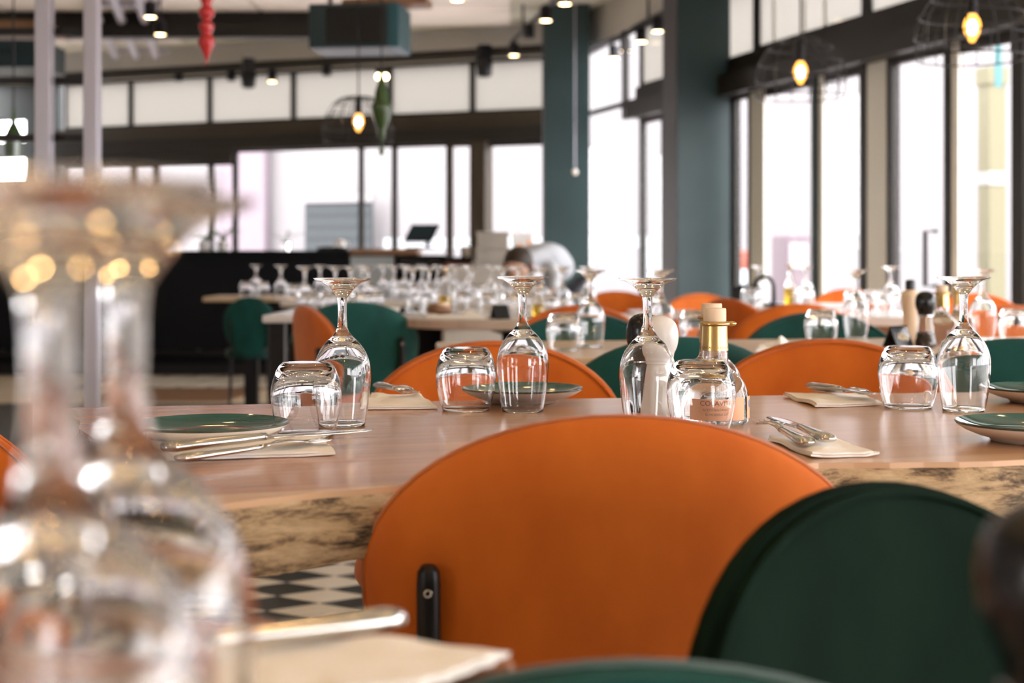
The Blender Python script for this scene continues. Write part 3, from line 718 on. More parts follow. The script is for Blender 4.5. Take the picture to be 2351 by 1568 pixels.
def napkin(label, cs, fold=0.35, seed=1, z=Z, lift=0.004, name='paper_napkin', th=0.0022, bump=None):
    rnd = random.Random(seed); t = thing(name,label,'napkin',(0,0,z)); NX, NY = 26, 16
    def P(u,v):
        a = [cs[0][k]+(cs[1][k]-cs[0][k])*u for k in (0,1)]; b = [cs[3][k]+(cs[2][k]-cs[3][k])*u for k in (0,1)]
        return (a[0]+(b[0]-a[0])*v, a[1]+(b[1]-a[1])*v)
    p1, p2 = rnd.random()*6, rnd.random()*6
    def H(u,v):
        h = lift*(0.5+0.5*math.sin(7*u+p1)*math.cos(5*v+p2))*min(1,6*min(u,1-u,v,1-v)+.15)
        h += 0.6*lift*(abs(u-.5)*2)**4*(0.5+.5*math.sin(9*v+p2))
        if bump: h += bump[2]*math.exp(-((u-bump[0])**2/0.012+(v-bump[1])**2/0.03))
        return h
    def sheet(u0,u1,zo,name):
        vs = []; 
        for s_ in (1,0):
            for i in range(NX+1):
                for j in range(NY+1):
                    u = u0+(u1-u0)*i/NX; v = j/NY; x,y = P(u,v); vs.append((x+0.0012*math.sin(9*v+i), y+0.001*math.sin(14*u+j*.3), H(u,v)+zo+s_*th))
        N = (NX+1)*(NY+1); q = lambda i,j,s_: (0 if s_ else N)+i*(NY+1)+j
        fs = []
        for i in range(NX):
            for j in range(NY):
                fs.append((q(i,j,1),q(i+1,j,1),q(i+1,j+1,1),q(i,j+1,1))); fs.append((q(i,j+1,0),q(i+1,j+1,0),q(i+1,j,0),q(i,j,0)))
        for i in range(NX): fs += [(q(i,0,0),q(i+1,0,0),q(i+1,0,1),q(i,0,1)),(q(i,NY,1),q(i+1,NY,1),q(i+1,NY,0),q(i,NY,0))]
        for j in range(NY): fs += [(q(0,j,1),q(0,j+1,1),q(0,j+1,0),q(0,j,0)),(q(NX,j,0),q(NX,j+1,0),q(NX,j+1,1),q(NX,j,1))]
        MB().add(vs,fs).build(name,'cream_paper',t,smooth='auto',norm=True)
    sheet(0,1,0,'lower_layer'); sheet(0.02,0.97-fold*0.2,th+0.0006,'upper_layer'); return t
napkin('cream paper napkin with knife and fork at the front left of the table',[on(384,1060),on(768,1047),on(738,1006),on(338,1027)],seed=2)
napkin('small cream napkin under a fork behind the left wine glass',[on(838,942),on(1003,940),on(962,914),on(850,914)],seed=5,lift=0.006,bump=(.85,.5,.008))
napkin('cream napkin at the back right with cutlery, before the right orange chair',[on(1872,937),on(2025,932),on(1982,912),on(1797,911)],seed=8)
napkin('cream napkin under dark cutlery at the front right of the table',[on(1862,1054),on(2018,1049),on(1900,1012),on(1762,1012)],seed=9)
napkin('blurred cream napkin in the foreground under a knife handle',[(-0.047,0.690),(-0.002,0.750),(-0.135,0.786),(-0.19,0.650)],seed=4,lift=0.002,bump=(.95,.45,.007))
napkin('crumpled cream napkin on the second table above the right orange chair',[(at(1735,3.3),3.3),(at(1850,3.35),3.35),(at(1850,3.55),3.55),(at(1755,3.55),3.55)],seed=12,lift=0.010,bump=(.45,.5,.022))
napkin('white napkin with a knife on the round table',[(-0.32,5.22),(-.10,5.18),(-.08,5.33),(-.32,5.34)],seed=13,lift=0.012,bump=(.7,.5,.02))
def loft(secs, k=12):
    mb = MB(); vs = []; 
    for x, hw, zc, ht in secs: vs += [(x, hw*math.cos(2*PI*i/k), zc+ht*math.sin(2*PI*i/k)) for i in range(k)]
    n = len(secs); fs = [(a*k+i,a*k+(i+1)%k,(a+1)*k+(i+1)%k,(a+1)*k+i) for a in range(n-1) for i in range(k)]
    fs += [tuple(range(k-1,-1,-1)), tuple(range((n-1)*k,n*k))]; return mb.add(vs,fs)
HANDLE = [(0,.002,.005,.001),(.002,.0075,.005,.003),(.012,.0105,.005,.0042),(.04,.0085,.0055,.0038),(.08,.0055,.006,.0034),(.098,.0042,.0065,.003),(.105,.0045,.0065,.0028)]
def make_knife(label, loc, rz, group=None):
    t = thing('table_knife',label,'knife',loc,rz,group)
    loft(HANDLE).build('handle','steel',t,smooth=True,norm=True)
    loft([(.103,.0045,.0065,.0026),(.110,.0080,.0058,.0012),(.15,.0100,.0055,.0009),(.19,.0105,.0052,.0008),(.212,.0085,.005,.0007),(.222,.005,.005,.0006),(.225,.001,.005,.0004)]).build('blade','steel',t,smooth=True,norm=True)
    return t
def make_fork(label, loc, rz, group=None):
    t = thing('table_fork',label,'fork',loc,rz,group)
    loft(HANDLE).build('handle','steel',t,smooth=True,norm=True)
    h = loft([(.103,.0042,.0065,.0026),(.120,.0045,.0085,.0018),(.132,.010,.0105,.0012),(.150,.0125,.0095,.0010),(.156,.0122,.0085,.0010)]).build('head','steel',t,smooth=True,norm=True)
    for k in range(4):
        y = -.0096+.0064*k; m = loft([(.152,.0021,.0085,.0010),(.172,.0020,.0062,.0010),(.190,.0014,.0065,.0008),(.198,.0005,.0078,.0004)],8); m.v = [(a,b+y,c) for a,b,c in m.v]; m.build('tine','steel',h,smooth=True,norm=True)
    return t
def ang(a, b): return math.atan2(b[1]-a[1], b[0]-a[0])
NZ = Z+0.0065
a, b = on(372,1050,.757), on(845,1008,.757)
kn = make_knife('table knife on the front left napkin, its blade reaching past the paper',(*a,NZ+.003),ang(a,b)); kn.scale = (1.14,1.3,1.5)
a, b = on(405,1059,.757), on(803,1012,.757)
fk = make_fork('table fork under the knife on the front left napkin',(*a,NZ-.002),ang(a,b))
def cut(o, a, b, dz, label, s=1.0): return dup(o,(*a,NZ+dz),ang(a,b),label,None,(s,1.15,1.25))
cut(kn,(.345,1.545),(.318,1.80),.004,'dark reflecting table knife on the front right napkin'); cut(fk,(.322,1.545),(.300,1.80),.0,'table fork beside the knife on the front right napkin')
cut(kn,(.462,2.21),(.512,2.09),.005,'table knife on the back right napkin',.72); cut(fk,(.470,2.22),(.530,2.10),.0,'table fork lying on the back right napkin',.72)
cut(fk,on(868,908),on(938,930),.004,'small fork on the napkin behind the left wine glass',.9)
cut(kn,(-.060,.786),(-.150,.727),-.001,'blurred bright knife handle across the foreground napkin').scale = (1,1.05,1.6)
cut(kn,(-0.06,5.25),(-.30,5.30),.02,'bright knife on the napkin of the round table')

# ================================================================== MILLS AND BOTTLES
HEADP = [(.0150,.0745),(.0190,.0800),(.0200,.0860),(.0238,.0950),(.0256,.1060),(.0250,.1170),(.0215,.1270),(.0150,.1335),(.007,.1365),(0,.1370)]
BODYP = [(0,0),(.0255,0),(.0265,.003),(.0262,.012),(.0238,.022),(.0215,.040),(.0192,.058),(.0178,.068),(.0165,.0745),(0,.0745)]
def make_mill(label, loc, headm, bodym, fill=None, s=1.0, name='pepper_mill'):
    t = thing(name,label,'mill',loc,0); t.scale = (s,s,s)
    MB().lathe(spline(BODYP[1:-1],2),40).build('body',bodym,t,smooth=True)
    MB().lathe(spline(HEADP,3),40).build('head',headm,t,smooth=True)
    MB().lathe([(.0172,.0735),(.0185,.0745),(.0185,.0775),(.0172,.0785)],32).build('collar','chrome' if headm != 'white_ceramic' else 'white_ceramic',t,smooth='auto')
    if fill: MB().lathe([(0,.002),(.022,.002),(.0205,.020),(.0175,.034),(0,.036)],24).build('peppercorns',fill,t)
    return t
make_mill('white salt mill behind the middle wine glass',(at(1514,1.92),1.92,Z),'white_ceramic','cream_ceramic',name='salt_mill')
make_mill('black pepper mill half hidden behind the white salt mill',(at(1479,2.0),2.0,Z),'black_plastic','black_plastic')
make_mill('black-headed pepper mill with a clear body on the second table',(at(2125,3.52),3.52,Z),'black_plastic','glass','peppercorn')
make_mill('large blurred black pepper mill at the lower right picture edge',(at(2440,.44),.44,Z),'black_plastic','black_plastic')
tm = thing('wooden_mill','pale wooden mill with a black top on the second table','mill',(at(2090,3.78),3.78,Z))
MB().lathe(spline([(.024,0),(.024,.02),(.018,.05),(.020,.075),(.024,.10),(.0235,.125),(.010,.136)],3),32).build('body','cork_cap',tm,smooth=True); MB().lathe([(.010,.134),(.013,.138),(.013,.158),(.008,.162),(0,.162)],24).build('knob','black_plastic',tm,smooth='auto')

def wrap(vs, R, ang0, z0): 
    """lay flat text vertices round an upright cylinder, ang0 measured from -y toward +x"""
    return [(R*math.sin(ang0+x/R), -R*math.cos(ang0+x/R), z0+y) for x,y,_ in vs]
def label_patch(R, a0, a1, z0, z1, n=16):
    mb = MB(); vs = []
    for i in range(n+1):
        a = a0+(a1-a0)*i/n; vs += [(R*math.sin(a),-R*math.cos(a),z0),(R*math.sin(a),-R*math.cos(a),z1)]
    return mb.add(vs,[(2*i,2*i+2,2*i+3,2*i+1) for i in range(n)])
def make_bottle(label, loc, rz=0.0, detail=True):
    t = thing('condiment_bottle',label,'bottle',loc,rz)
    prof = spline([(.0400,0),(.0432,.0035),(.0440,.010),(.0438,.030),(.0425,.041),(.0380,.053),(.0290,.0640),(.0205,.0715),(.0180,.078),(.0172,.090),(.0164,.105),(.0157,.127)],3)
    MB().lathe([(0,.0035),(.034,.002)]+prof+[(.0135,.128),(.0130,.1275),(.0135,.105),(.0145,.086),(.0130,.0745),(0,.0742)],48).build('glass_body','oil_bottle',t,smooth=True)
    fo = MB().lathe([(.0176,.0945),(.0170,.105),(.0165,.118),(.0163,.1275)],40).build('foil_sleeve','gold_foil',t,smooth=True)
    MB().lathe(spline([(.0163,.1262),(.0196,.1272),(.0204,.1290),(.0196,.1308),(.0160,.1320)],3),40).build('collar','gold_foil',t,smooth=True)
    MB().lathe([(.0135,.131),(.0146,.1322),(.0148,.1335),(.0148,.1478),(.0140,.1492),(0,.1494)],36).build('cork_cap','cork_cap',t,smooth='auto')
    MB().ball((.0215,-.004,.1292),.0042,12,8,(1.5,1,.8)).build('pull_tab','gold_foil',t,smooth=True)
    lb = label_patch(.0446,-1.0,0.78,.0075,.0365).build('front_label','peach_label',t,smooth=True)
    sl = label_patch(.0446,0.98,1.45,.0075,.0365).build('side_label','peach_label',t,smooth=True)
    if detail:
        for body, size, z0, m in (('COLAVITA',.0098,.0300,'ink_brown'),('ACETO BALSAMICO',.0044,.0212,'ink_grey'),('DI MODENA IGP',.0044,.0150,'ink_grey')):
            v, f = text_mesh(body,size); MB().add(wrap(v,.0449,-.10,z0),f).build('lettering',m,lb)
        MB().add(wrap([(.0052*math.cos(2*PI*k/24),.0052*math.sin(2*PI*k/24),0) for k in range(24)],.0449,1.2,.027),[tuple(range(24))]).build('emblem','emblem_blue',sl)
        for a_ in (-1.05,0.62): v, f = text_mesh('COLAVITA',.0042); MB().add(wrap(v,.0178,a_,.0985),f).build('lettering','ink_grey',fo)
    return t
p = (at(1641,1.848),1.848); make_bottle('cork-topped bottle with gold neck foil and peach label behind the middle tumbler',(*p,Z),0.05)
make_bottle('second cork-topped bottle hidden just behind the front one',(at(1634,2.06),2.06,Z),2.2,False)
make_bottle('gold-necked bottle on the second table, left of the right-hand glass stem',(at(2163,3.62),3.62,Z),2.5,False)
make_bottle('gold-necked bottle on the second table, behind the right-hand glass stem',(at(2203,3.78),3.78,Z),2.9,False)
def oil(label, px, d, h=.2, z=TT, m='amber_oil'):
    t = thing('oil_bottle',label,'bottle',(at(px,d),d,z+.0006)); MB().lathe([(0,0),(.022,0),(.024,.004),(.024,h*.42),(0,h*.42)],20).build('oil',m,t,smooth='auto')
    MB().lathe([(.0245,0),(.0255,.004),(.0255,h*.5),(.010,h*.68),(.009,h*.9),(.011,h*.9),(.011,h*.94),(0,h*.94)],20).build('glass_body','glass',t,smooth=True); MB().lathe([(.009,h*.9),(.009,h),(0,h)],16).build('stopper','cork_cap',t); return t
oil('oil bottle with yellow oil on the white-topped window table',1813,6.78); oil('small bottle of yellow oil at the right of the round table',1237,5.36,.12)
oil('slim bottle with an amber fill among the glasses on the round table',1022,5.50,.19)
def card(label, px, d, rz, txt, s=1.0):
    t = thing('table_card',label,'sign',(at(px,d),d,Z),rz); w, h, dp = .032*s, .052*s, .024*s
    for sg, nm in ((-1,'front_panel'),(1,'back_panel')):
        y0 = sg*dp; vs = [(-w,y0,0),(w,y0,0),(w,0.0,h),(-w,0.0,h),(-w,y0-.003*sg,0),(w,y0-.003*sg,0),(w,-.003*sg,h),(-w,-.003*sg,h)]
        o = MB().add(vs,[(0,1,2,3),(7,6,5,4),(0,4,5,1),(1,5,6,2),(2,6,7,3),(3,7,4,0)]).build(nm,'black_plastic',t,norm=True)
        if sg < 0 and txt:
            v, f = text_mesh(txt,.026*s); k = dp/h; MB().add([(x, -dp+(y+h*.46)*k-.0012, y+h*.46) for x,y,_ in v],f).build('lettering','gold_ink',o)
    return t
card('small black tent card with a gold number on the second table',2062,3.50,math.radians(38),'406')
card('small black tent card on the round table beside the left-centre glass stem',1148,5.22,math.radians(28),'')
t = thing('bread_roll','round brown bread roll among the glasses of the round table','bread',(at(1010,5.45),5.45,Z)); MB().ball((0,0,.027),.05,20,12,(1,1,.55)).build('crust','wood_apron',t,smooth=True); MB().ball((.01,-.02,.043),.028,16,8,(1,.7,.45)).build('split_top','cork_cap',t,smooth=True)
t = thing('ramekin','small white ramekin at the left edge of the round table','bowl',(at(897,5.5),5.5,Z)); MB().lathe([(0,0),(.03,0),(.036,.03),(.038,.032),(.034,.03),(.028,.006),(0,.006)],28).build('bowl','white_ceramic',t,smooth='auto'); MB().ring((0,0,.031),.037,.0025,28,6).build('rim','white_ceramic',t,smooth=True)
t = thing('arched_lamp','small black arched lamp on the white-topped window table','lamp',(at(1776,6.70),6.70,Z)); MB().lathe([(0,0),(.05,0),(.05,.012),(.012,.02),(0,.02)],24).build('base','black_metal',t,smooth='auto')
MB().tube([(0,0,.015),(0,0,.09)]+[(-.045+.045*math.cos(k*PI/8),0,.09+.05*math.sin(k*PI/8)) for k in range(1,9)],.010,10).build('arm','black_metal',t,smooth=True); MB().lathe([(.008,.118),(.024,.100),(.027,.085),(.024,.085),(.006,.112)],20,(-.09,0,-.015)).build('shade','black_metal',t,smooth='auto')
t = thing('menu_holder','dark slanted menu holder on the white-topped window table near the column','holder',(at(1705,7.0),7.0,Z),0.4); MB().box(-.05,.05,-.04,.04,0,.012).build('base','black_plastic',t,bevel=.003); MB().add([(-.045,-.02,.012),(.045,-.02,.012),(.045,.035,.10),(-.045,.035,.085),(-.045,-.012,.012),(.045,-.012,.012),(.045,.043,.10),(-.045,.043,.085)],[(0,1,2,3),(7,6,5,4),(0,4,5,1),(1,5,6,2),(2,6,7,3),(3,7,4,0)]).build('board','black_plastic',t,norm=True)

# ================================================================== BAR, TILL, FAR SEAT
t = thing('bar_counter','long black bar counter with a thin dark top at the far left','counter',(0,0,0))
MB().box(-4.6,-1.385,12.0,12.6,0.10,1.015).build('front_panel','bar_black',t); MB().box(-4.65,-1.37,11.94,12.66,1.015,1.055).build('worktop','bar_black',t,bevel=.006)
MB().box(-4.6,-1.385,12.06,12.6,0,0.10).build('plinth','black_metal',t); MB().tube([(-4.6,11.86,.2),(-1.45,11.86,.2)],.022,10).build('foot_rail','black_metal',t,smooth='auto')
for k in range(6): MB().box(-4.3+.55*k,-4.27+.55*k,11.86,12.0,.18,.22).build('rail_bracket','black_metal',t)
t = thing('reception_counter','pale grey counter with a brown top right of the black bar','counter',(0,0,0))
MB().box(-1.362,-1.0,12.0,12.6,0,1.005).build('front_panel','bar_grey',t); MB().box(-1.366,-.80,11.95,12.65,1.02,1.07).build('worktop','wood_apron',t,bevel=.006); MB().box(-1.362,-1.0,12.02,12.58,1.005,1.02).build('shadow_gap','bar_black',t)
t = thing('till_cabinet','black till cabinet under the tilted screen','cabinet',(0,0,0))
MB().box(-.985,-.56,12.0,12.55,0,.80).build('body','bar_black',t); MB().box(-.96,-.58,11.985,12.0,.86,1.0).build('drawer','black_plastic',t,bevel=.006); MB().box(-.985,-.56,12.0,12.55,.80,1.018).build('upper_body','bar_black',t); MB().box(-.82,-.72,11.97,11.985,.925,.945).build('drawer_handle','black_metal',t)
t = thing('till_screen','black tilted till screen standing against the bright window','screen',(-.78,12.15,1.0703),-.25)
MB().box(-.11,.11,-.09,.09,0,.015).build('base','black_plastic',t,bevel=.004); MB().tube([(.05,.04,.015),(.05,.02,.075)],.018,10).build('neck','black_plastic',t,smooth='auto')
mb = MB().box(-.125,.125,-.012,.012,-.08,.08); mb.v = [(x+.35*z+.01, y*.94+z*.34, .135+z*.90-y*.34) for x,y,z in mb.v]; mb.build('display','black_plastic',t,bevel=.004)
mb = MB().box(-.112,.112,-.014,-.0125,-.068,.068); mb.v = [(x+.35*z+.01, y*.94+z*.34, .135+z*.90-y*.34) for x,y,z in mb.v]; mb.build('glass','teal_box',t)
t = thing('bar_tray','dark tray with a white cup on the right end of the black bar','tray',(-1.50,12.2,1.0556)); MB().box(-.16,.10,-.12,.12,0,.03).build('tray','black_plastic',t,bevel=.006); MB().ring((-.03,0,.031),.10,.004,24,6).build('rim','black_metal',t)
t = thing('white_cup','white upturned cup on the dark tray at the bar end','cup',(-1.47,12.17,1.0862)); MB().lathe([(.052,0),(.05,.03),(.035,.055),(.02,.065),(0,.066)],24).build('bowl','white_ceramic',t,smooth='auto'); MB().ring((.055,0,.03),.016,.004,16,6,'y').build('handle','white_ceramic',t,smooth=True)
# plants on the bar
def plant(name,label,x,y,z,n,h,lm,seed,pot=True,petal=None):
    r = random.Random(seed); t = thing(name,label,'plant',(x,y,z))
    MB().lathe([(0,0),(.045,0),(.055,.08),(.05,.08),(.045,.07),(0,.07)],20).build('pot','white_ceramic' if pot is True else pot,t,smooth='auto')
    for k in range(n):
        a = r.random()*6.28; q = .03+.10*r.random(); hh = h*(.6+.5*r.random()); tip = (q*math.cos(a),q*math.sin(a),.07+hh)
        MB().tube([(0,0,.06),(tip[0]*.3,tip[1]*.3,.07+hh*.6),tip],.004,6).build('stem','leaf',t)
        L = .03; ca, sa = math.cos(a), math.sin(a)
        pts = [(0,0),(.25,.33),(.6,.38),(1,0),(.6,-.38),(.25,-.33)]
        MB().add([(tip[0]+(u*ca-v*sa)*L*2, tip[1]+(u*sa+v*ca)*L*2, tip[2]+.02*math.sin(u*3)-(.012 if v else 0)) for u,v in pts],[(0,1,2,3),(0,3,4,5)]).build('leaf' if not petal else 'petal',petal or lm,t)
    return t
plant('potted_plant','small dark sprig in a pot on the black bar against the bright window',at(655,12.3),12.3,1.0556,5,.10,'leaf',3,'glass')
plant('potted_plant','bushy green plant on the black bar behind the blurred glass',at(512,12.3),12.3,1.0556,14,.12,'leaf',5)
plant('flower_pot','pot of pale flowers on the black bar at the edge of the blurred glass',at(470,12.35),12.35,1.0556,9,.09,'leaf',8,True,'petal')
# grey-brown seat, boxes, bag, person
t = thing('banquette','low grey-brown banquette before the till windows','sofa',(0,0,0))
MB().box(-.52,.12,10.6,11.2,.12,.46).build('seat_base','box_grey',t,bevel=.02); MB().box(-.52,.12,11.05,11.25,.46,.93).build('backrest','box_grey',t,bevel=.03); MB().box(-.52,.12,10.58,11.05,.46,.55).build('seat_cushion','box_grey',t,bevel=.02)
for x in (-.48,.08): MB().box(x-.02,x+.02,10.65,10.69,0,.12).build('leg','black_metal',t)
t = thing('side_cupboard','dark brown cupboard with a red front strip beside the till','cupboard',(0,0,0)); MB().box(-.545,-.335,11.6,12.0,0,.90).build('body','wood_apron',t); MB().box(-.545,-.335,11.585,11.6,.90,.955).build('red_strip','outdoor_red',t); MB().box(-.56,-.32,11.58,12.0,.955,1.0).build('worktop','bar_black',t); MB().box(-.545,-.335,11.6,12.0,.90,.955).build('upper_body','wood_apron',t)
def bxs(label, x0, x1, y0, y1, z0, z1, m='box_grey', name='storage_box'):
    t = thing(name,label,'box',((x0+x1)/2,(y0+y1)/2,z0)); w, d_ = (x1-x0)/2, (y1-y0)/2
    MB().box(-w,w,-d_,d_,0,(z1-z0)*.8).build('body',m,t,bevel=.006); MB().box(-w-.006,w+.006,-d_-.006,d_+.006,(z1-z0)*.8,z1-z0).build('lid',m,t,bevel=.006); return t
sb = thing('shelf_unit','grey-brown low shelf behind the banquette carrying the stacked boxes','shelf',(0,0,0)); MB().box(-.30,.18,11.32,11.75,0,.955).build('body','box_grey',sb); MB().box(-.31,.19,11.31,11.76,.955,.965).build('top','box_grey',sb)
bxs('lower grey-brown storage box of the stack by the till',-.29,-.02,11.38,11.7,.9655,1.075); bxs('upper grey-brown storage box of the stack by the till',-.28,-.03,11.38,11.7,1.0752,1.20)
bxs('yellow-brown box beside the storage boxes, on the dark cupboard',-.42,-.345,11.65,11.8,1.0005,1.085,'wood_apron','small_box')
t = thing('paper_cup','cream paper cup beside the yellow-brown box on the dark cupboard','cup',(-.352,11.62+.03,1.0005)); t.location.x = -.36; t.location.y = 11.615
MB().lathe([(.022,0),(.03,.085),(.028,.085),(.02,.004),(0,.004)],20).build('cup','cream_paper',t,smooth='auto'); MB().ring((0,0,.085),.029,.002,20,6).build('rim','cream_paper',t)
t = thing('carrier_bag','white paper carrier bag with orange print beside the storage boxes','bag',(.085,11.45,.9655),.10)
mb = MB().box(-.075,.075,-.05,.05,0,.22); mb.v = [(x*(1+.3*z), y*(1-1.2*z), z) for x,y,z in mb.v]; mb.build('body','white_paint',t)
for k,(x,z,w,h) in enumerate(((-.03,.10,.022,.09),(.02,.05,.03,.05),(.045,.15,.015,.05),(-.05,.03,.02,.05))):
    MB().add([(x-w,-.052*(1-1.2*(z-h/2)),z-h/2),(x+w,-.052*(1-1.2*(z-h/2)),z-h/2),(x+w*.6,-.052*(1-1.2*(z+h/2)),z+h/2),(x-w*.4,-.052*(1-1.2*(z+h/2)),z+h/2)],[(0,1,2,3)]).build('print','orange_print',t)
for y in (-.03,.03): MB().tube([(-.04,y,.21),(-.03,y,.27),(.03,y,.27),(.04,y,.21)],.004,6).build('handle','white_paint',t)

def skin_body(name, joints, edges, m, parent, root=0, sub=2):
    me = bpy.data.meshes.new(name); me.from_pydata([j[:3] for j in joints], edges, []); me.update()
    o = bpy.data.objects.new(name, me); COL.objects.link(o); me.materials.append(M[m])
    md = o.modifiers.new('skin','SKIN'); md.use_smooth_shade = True
    for i,j in enumerate(joints): me.skin_vertices[0].data[i].radius = (j[3],j[4] if len(j) > 4 else j[3]); me.skin_vertices[0].data[i].use_root = (i == root)
    sd = o.modifiers.new('subdivision','SUBSURF'); sd.levels = sub; sd.render_levels = sub
    if parent: o.parent = parent
    return o
pr = thing('person','person in a pale grey shirt with dark hair bending over the far table','person',(0,0,0))
# hips, bent torso, neck, head; arms reach down to the far long table; legs stand on the floor
J = [(.30,8.75,.86,.115,.10),(.27,8.66,.96,.115,.10),(.20,8.52,1.0,.125,.105),(.13,8.40,.985,.12,.09),(.075,8.33,.965,.05),(.055,8.28,.955,.05),
     (.21,8.42,.955,.055),(.255,8.30,.86,.042),(.235,8.17,.79,.034),(.03,8.44,.945,.055),(-.02,8.34,.86,.042),(.0,8.17,.79,.034)]
E = [(0,1),(1,2),(2,3),(3,4),(4,5),(3,6),(6,7),(7,8),(3,9),(9,10),(10,11)]
skin_body('shirt',J,E,'shirt',pr,0)
J = [(.30,8.76,.88,.115,.10),(.375,8.78,.80,.085),(.385,8.76,.46,.058),(.39,8.80,.10,.042),(.235,8.78,.80,.085),(.225,8.76,.46,.058),(.22,8.80,.10,.042)]
skin_body('trousers',J,[(0,1),(1,2),(2,3),(0,4),(4,5),(5,6)],'trousers',pr,0)
for x in (.39,.22): skin_body('shoe',[(x,8.83,.045,.04),(x,8.76,.045,.043),(x-.01,8.64,.035,.034)],[(0,1),(1,2)],'black_plastic',pr)
hd = skin_body('head',[(.065,8.31,.958,.045),(.040,8.25,.945,.075),(.025,8.19,.925,.078),(.018,8.155,.895,.05)],[(0,1),(1,2),(2,3)],'skin',pr)
MB().ball((.037,8.245,.962),.098,24,14,(.88,1.08,.92)).build('hair','hair',hd,smooth=True)
for sx in (-1,1): MB().ball((.022+sx*.03,8.117,.918),.010,10,8).build('eye','white_ceramic',hd,smooth=True); MB().ball((.035+sx*.085,8.22,.93),.02,10,8,(.4,.8,1.2)).build('ear','skin',hd,smooth=True)
MB().ball((.017,8.10,.895),.014,10,8,(.8,1.2,1.2)).build('nose','skin',hd,smooth=True); MB().ball((.016,8.112,.866),.02,10,8,(1.1,.4,.3)).build('mouth','petal',hd,smooth=True)
for hx in (.235,.0):
    J = [(hx,8.18,.795,.024,.018),(hx,8.13,.775,.034,.014),(hx,8.10,.766,.036,.012)]; E = [(0,1),(1,2)]
    for q,(ox,L) in enumerate(((-.027,.055),(-.009,.066),(.009,.062),(.026,.048))):
        i = len(J); J += [(hx+ox,8.09,.766,.009),(hx+ox*1.2,8.09-L*.5,.768,.0085),(hx+ox*1.25,8.09-L,.760,.007)]; E += [(2,i),(i,i+1),(i+1,i+2)]
    s_ = -1 if hx > .1 else 1
    i = len(J); J += [(hx+s_*.038,8.115,.766,.010),(hx+s_*.052,8.085,.762,.008)]; E += [(1,i),(i,i+1)]
    skin_body('hand',J,E,'skin',pr)

# ================================================================== CEILING FIXTURES
t = thing('ceiling_beam','long dark steel beam under the ceiling at the upper left','beam',(0,0,0),0,None,'structure'); MB().box(-6.3,-1.55,13.55,13.7,3.10,3.24).build('lower_flange','frame_metal',t); MB().box(-6.3,-1.55,13.6,13.65,3.24,CEIL+.01).build('web','frame_metal',t)
t = thing('bulkhead','dark bulkhead hanging over the bar at the far left','bulkhead',(0,0,0),0,None,'structure'); MB().box(-5.9,-3.3,10.0,10.5,2.33,2.52).build('panel','teal_box',t); MB().box(-5.9,-3.3,10.0,10.5,2.60,2.66).build('shelf','wood_apron',t)
for x in (-5.6,-3.4): MB().box(x,x+.04,10.2,10.25,2.33,CEIL).build('hanger','black_metal',t)
t = thing('cable_tray','slanting light metal cable tray under the ceiling at the upper left','tray',(0,0,0))
for k in range(3): MB().tube([(-3.55+.22*k,11.6,3.30),(-4.35+.22*k,15.6,3.22)],.045,8).build('rail','steel_post',t,smooth='auto')
for k in range(5): MB().box(-3.65-.18*k,-3.0-.18*k,12.0+.85*k,12.06+.85*k,3.29-.017*k,3.34-.017*k).build('rung','steel_post',t)
t = thing('wall_speaker_cabinet','large dark blue-green speaker cabinet hung below the ceiling','speaker',(at(822,9.0),9.15,2.31),-.12)
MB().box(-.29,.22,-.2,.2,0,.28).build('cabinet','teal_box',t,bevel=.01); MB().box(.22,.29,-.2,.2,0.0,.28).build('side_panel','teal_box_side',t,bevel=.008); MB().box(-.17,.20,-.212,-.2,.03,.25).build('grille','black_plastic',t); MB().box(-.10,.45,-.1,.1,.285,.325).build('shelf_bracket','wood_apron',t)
for x in (-.2,.2): MB().tube([(x,0,.28),(x,0,CEIL-2.31)],.015,8).build('hanger','black_metal',t)
def speaker(label, px, py, rz=0, s=1.0):
    p = bw(bx(px,.30),.30); z = zt(py,p[1]); t = thing('spot_speaker',label,'speaker',(*p,z),rz); t.scale = (s,s,s)
    MB().lathe([(.05,-.16),(.075,-.15),(.09,0),(.085,.02),(0,.03)],20).build('body','black_plastic',t,smooth='auto'); MB().lathe([(0,-.165),(.05,-.165),(.055,-.15)],20).build('grille','teal_box',t,smooth='auto')
    MB().box(-.06,.06,-.05,.05,.02,.16).build('bracket','black_metal',t); return t
speaker('black speaker on the window rail left of the lit track spot',570,168,.36); speaker('black speaker on the window rail left of the far column',1112,140,.36)
def downlight(label, px, py, z, on_=True, group=None, loc=None, stem=True, glow=None):
    if loc is None: d = (z-CZ)*F/(HY-py); loc = (at(px,d),d,z)
    t = thing('track_spot',label,'lamp',loc,0,group)
    MB().lathe([(.046,0),(.05,.0),(.05,.11),(.03,.13),(0,.13)],20).build('can','black_metal',t,smooth='auto')
    MB().lathe([(0,.004),(.046,.002)],20).build('lens',glow or ('lamp_glow' if on_ else 'black_plastic'),t)
    if stem: MB().tube([(0,0,.12),(0,0,CEIL-loc[2]+.002)],.010,8).build('stem','black_metal',t)
    return t
for px,py,w in ((345,40,'upper left, farther from the red ornament'),(368,80,'upper left, nearer to the red ornament'),(1050,1,'at the top edge left of the far column'),(858,1,'at the top edge above the speaker cabinet'),
                (1297,10,'before the top of the far column'),(1253,48,'beside the top left of the far column'),(1180,128,'low on the track left of the far column')):
    downlight('lit black ceiling spot '+w,px,py,2.95,stem=px<1100)
downlight('unlit black spot on the track left of the far column',1214,88,2.95,False,stem=False)
for px,py,w in ((1510,73,'nearest'),(1472,97,'second nearest'),(1436,118,'third nearest'),(1410,134,'farthest')): downlight('lit spot on the right wall track, %s to the near column'%w,px,py,2.88,stem=False)
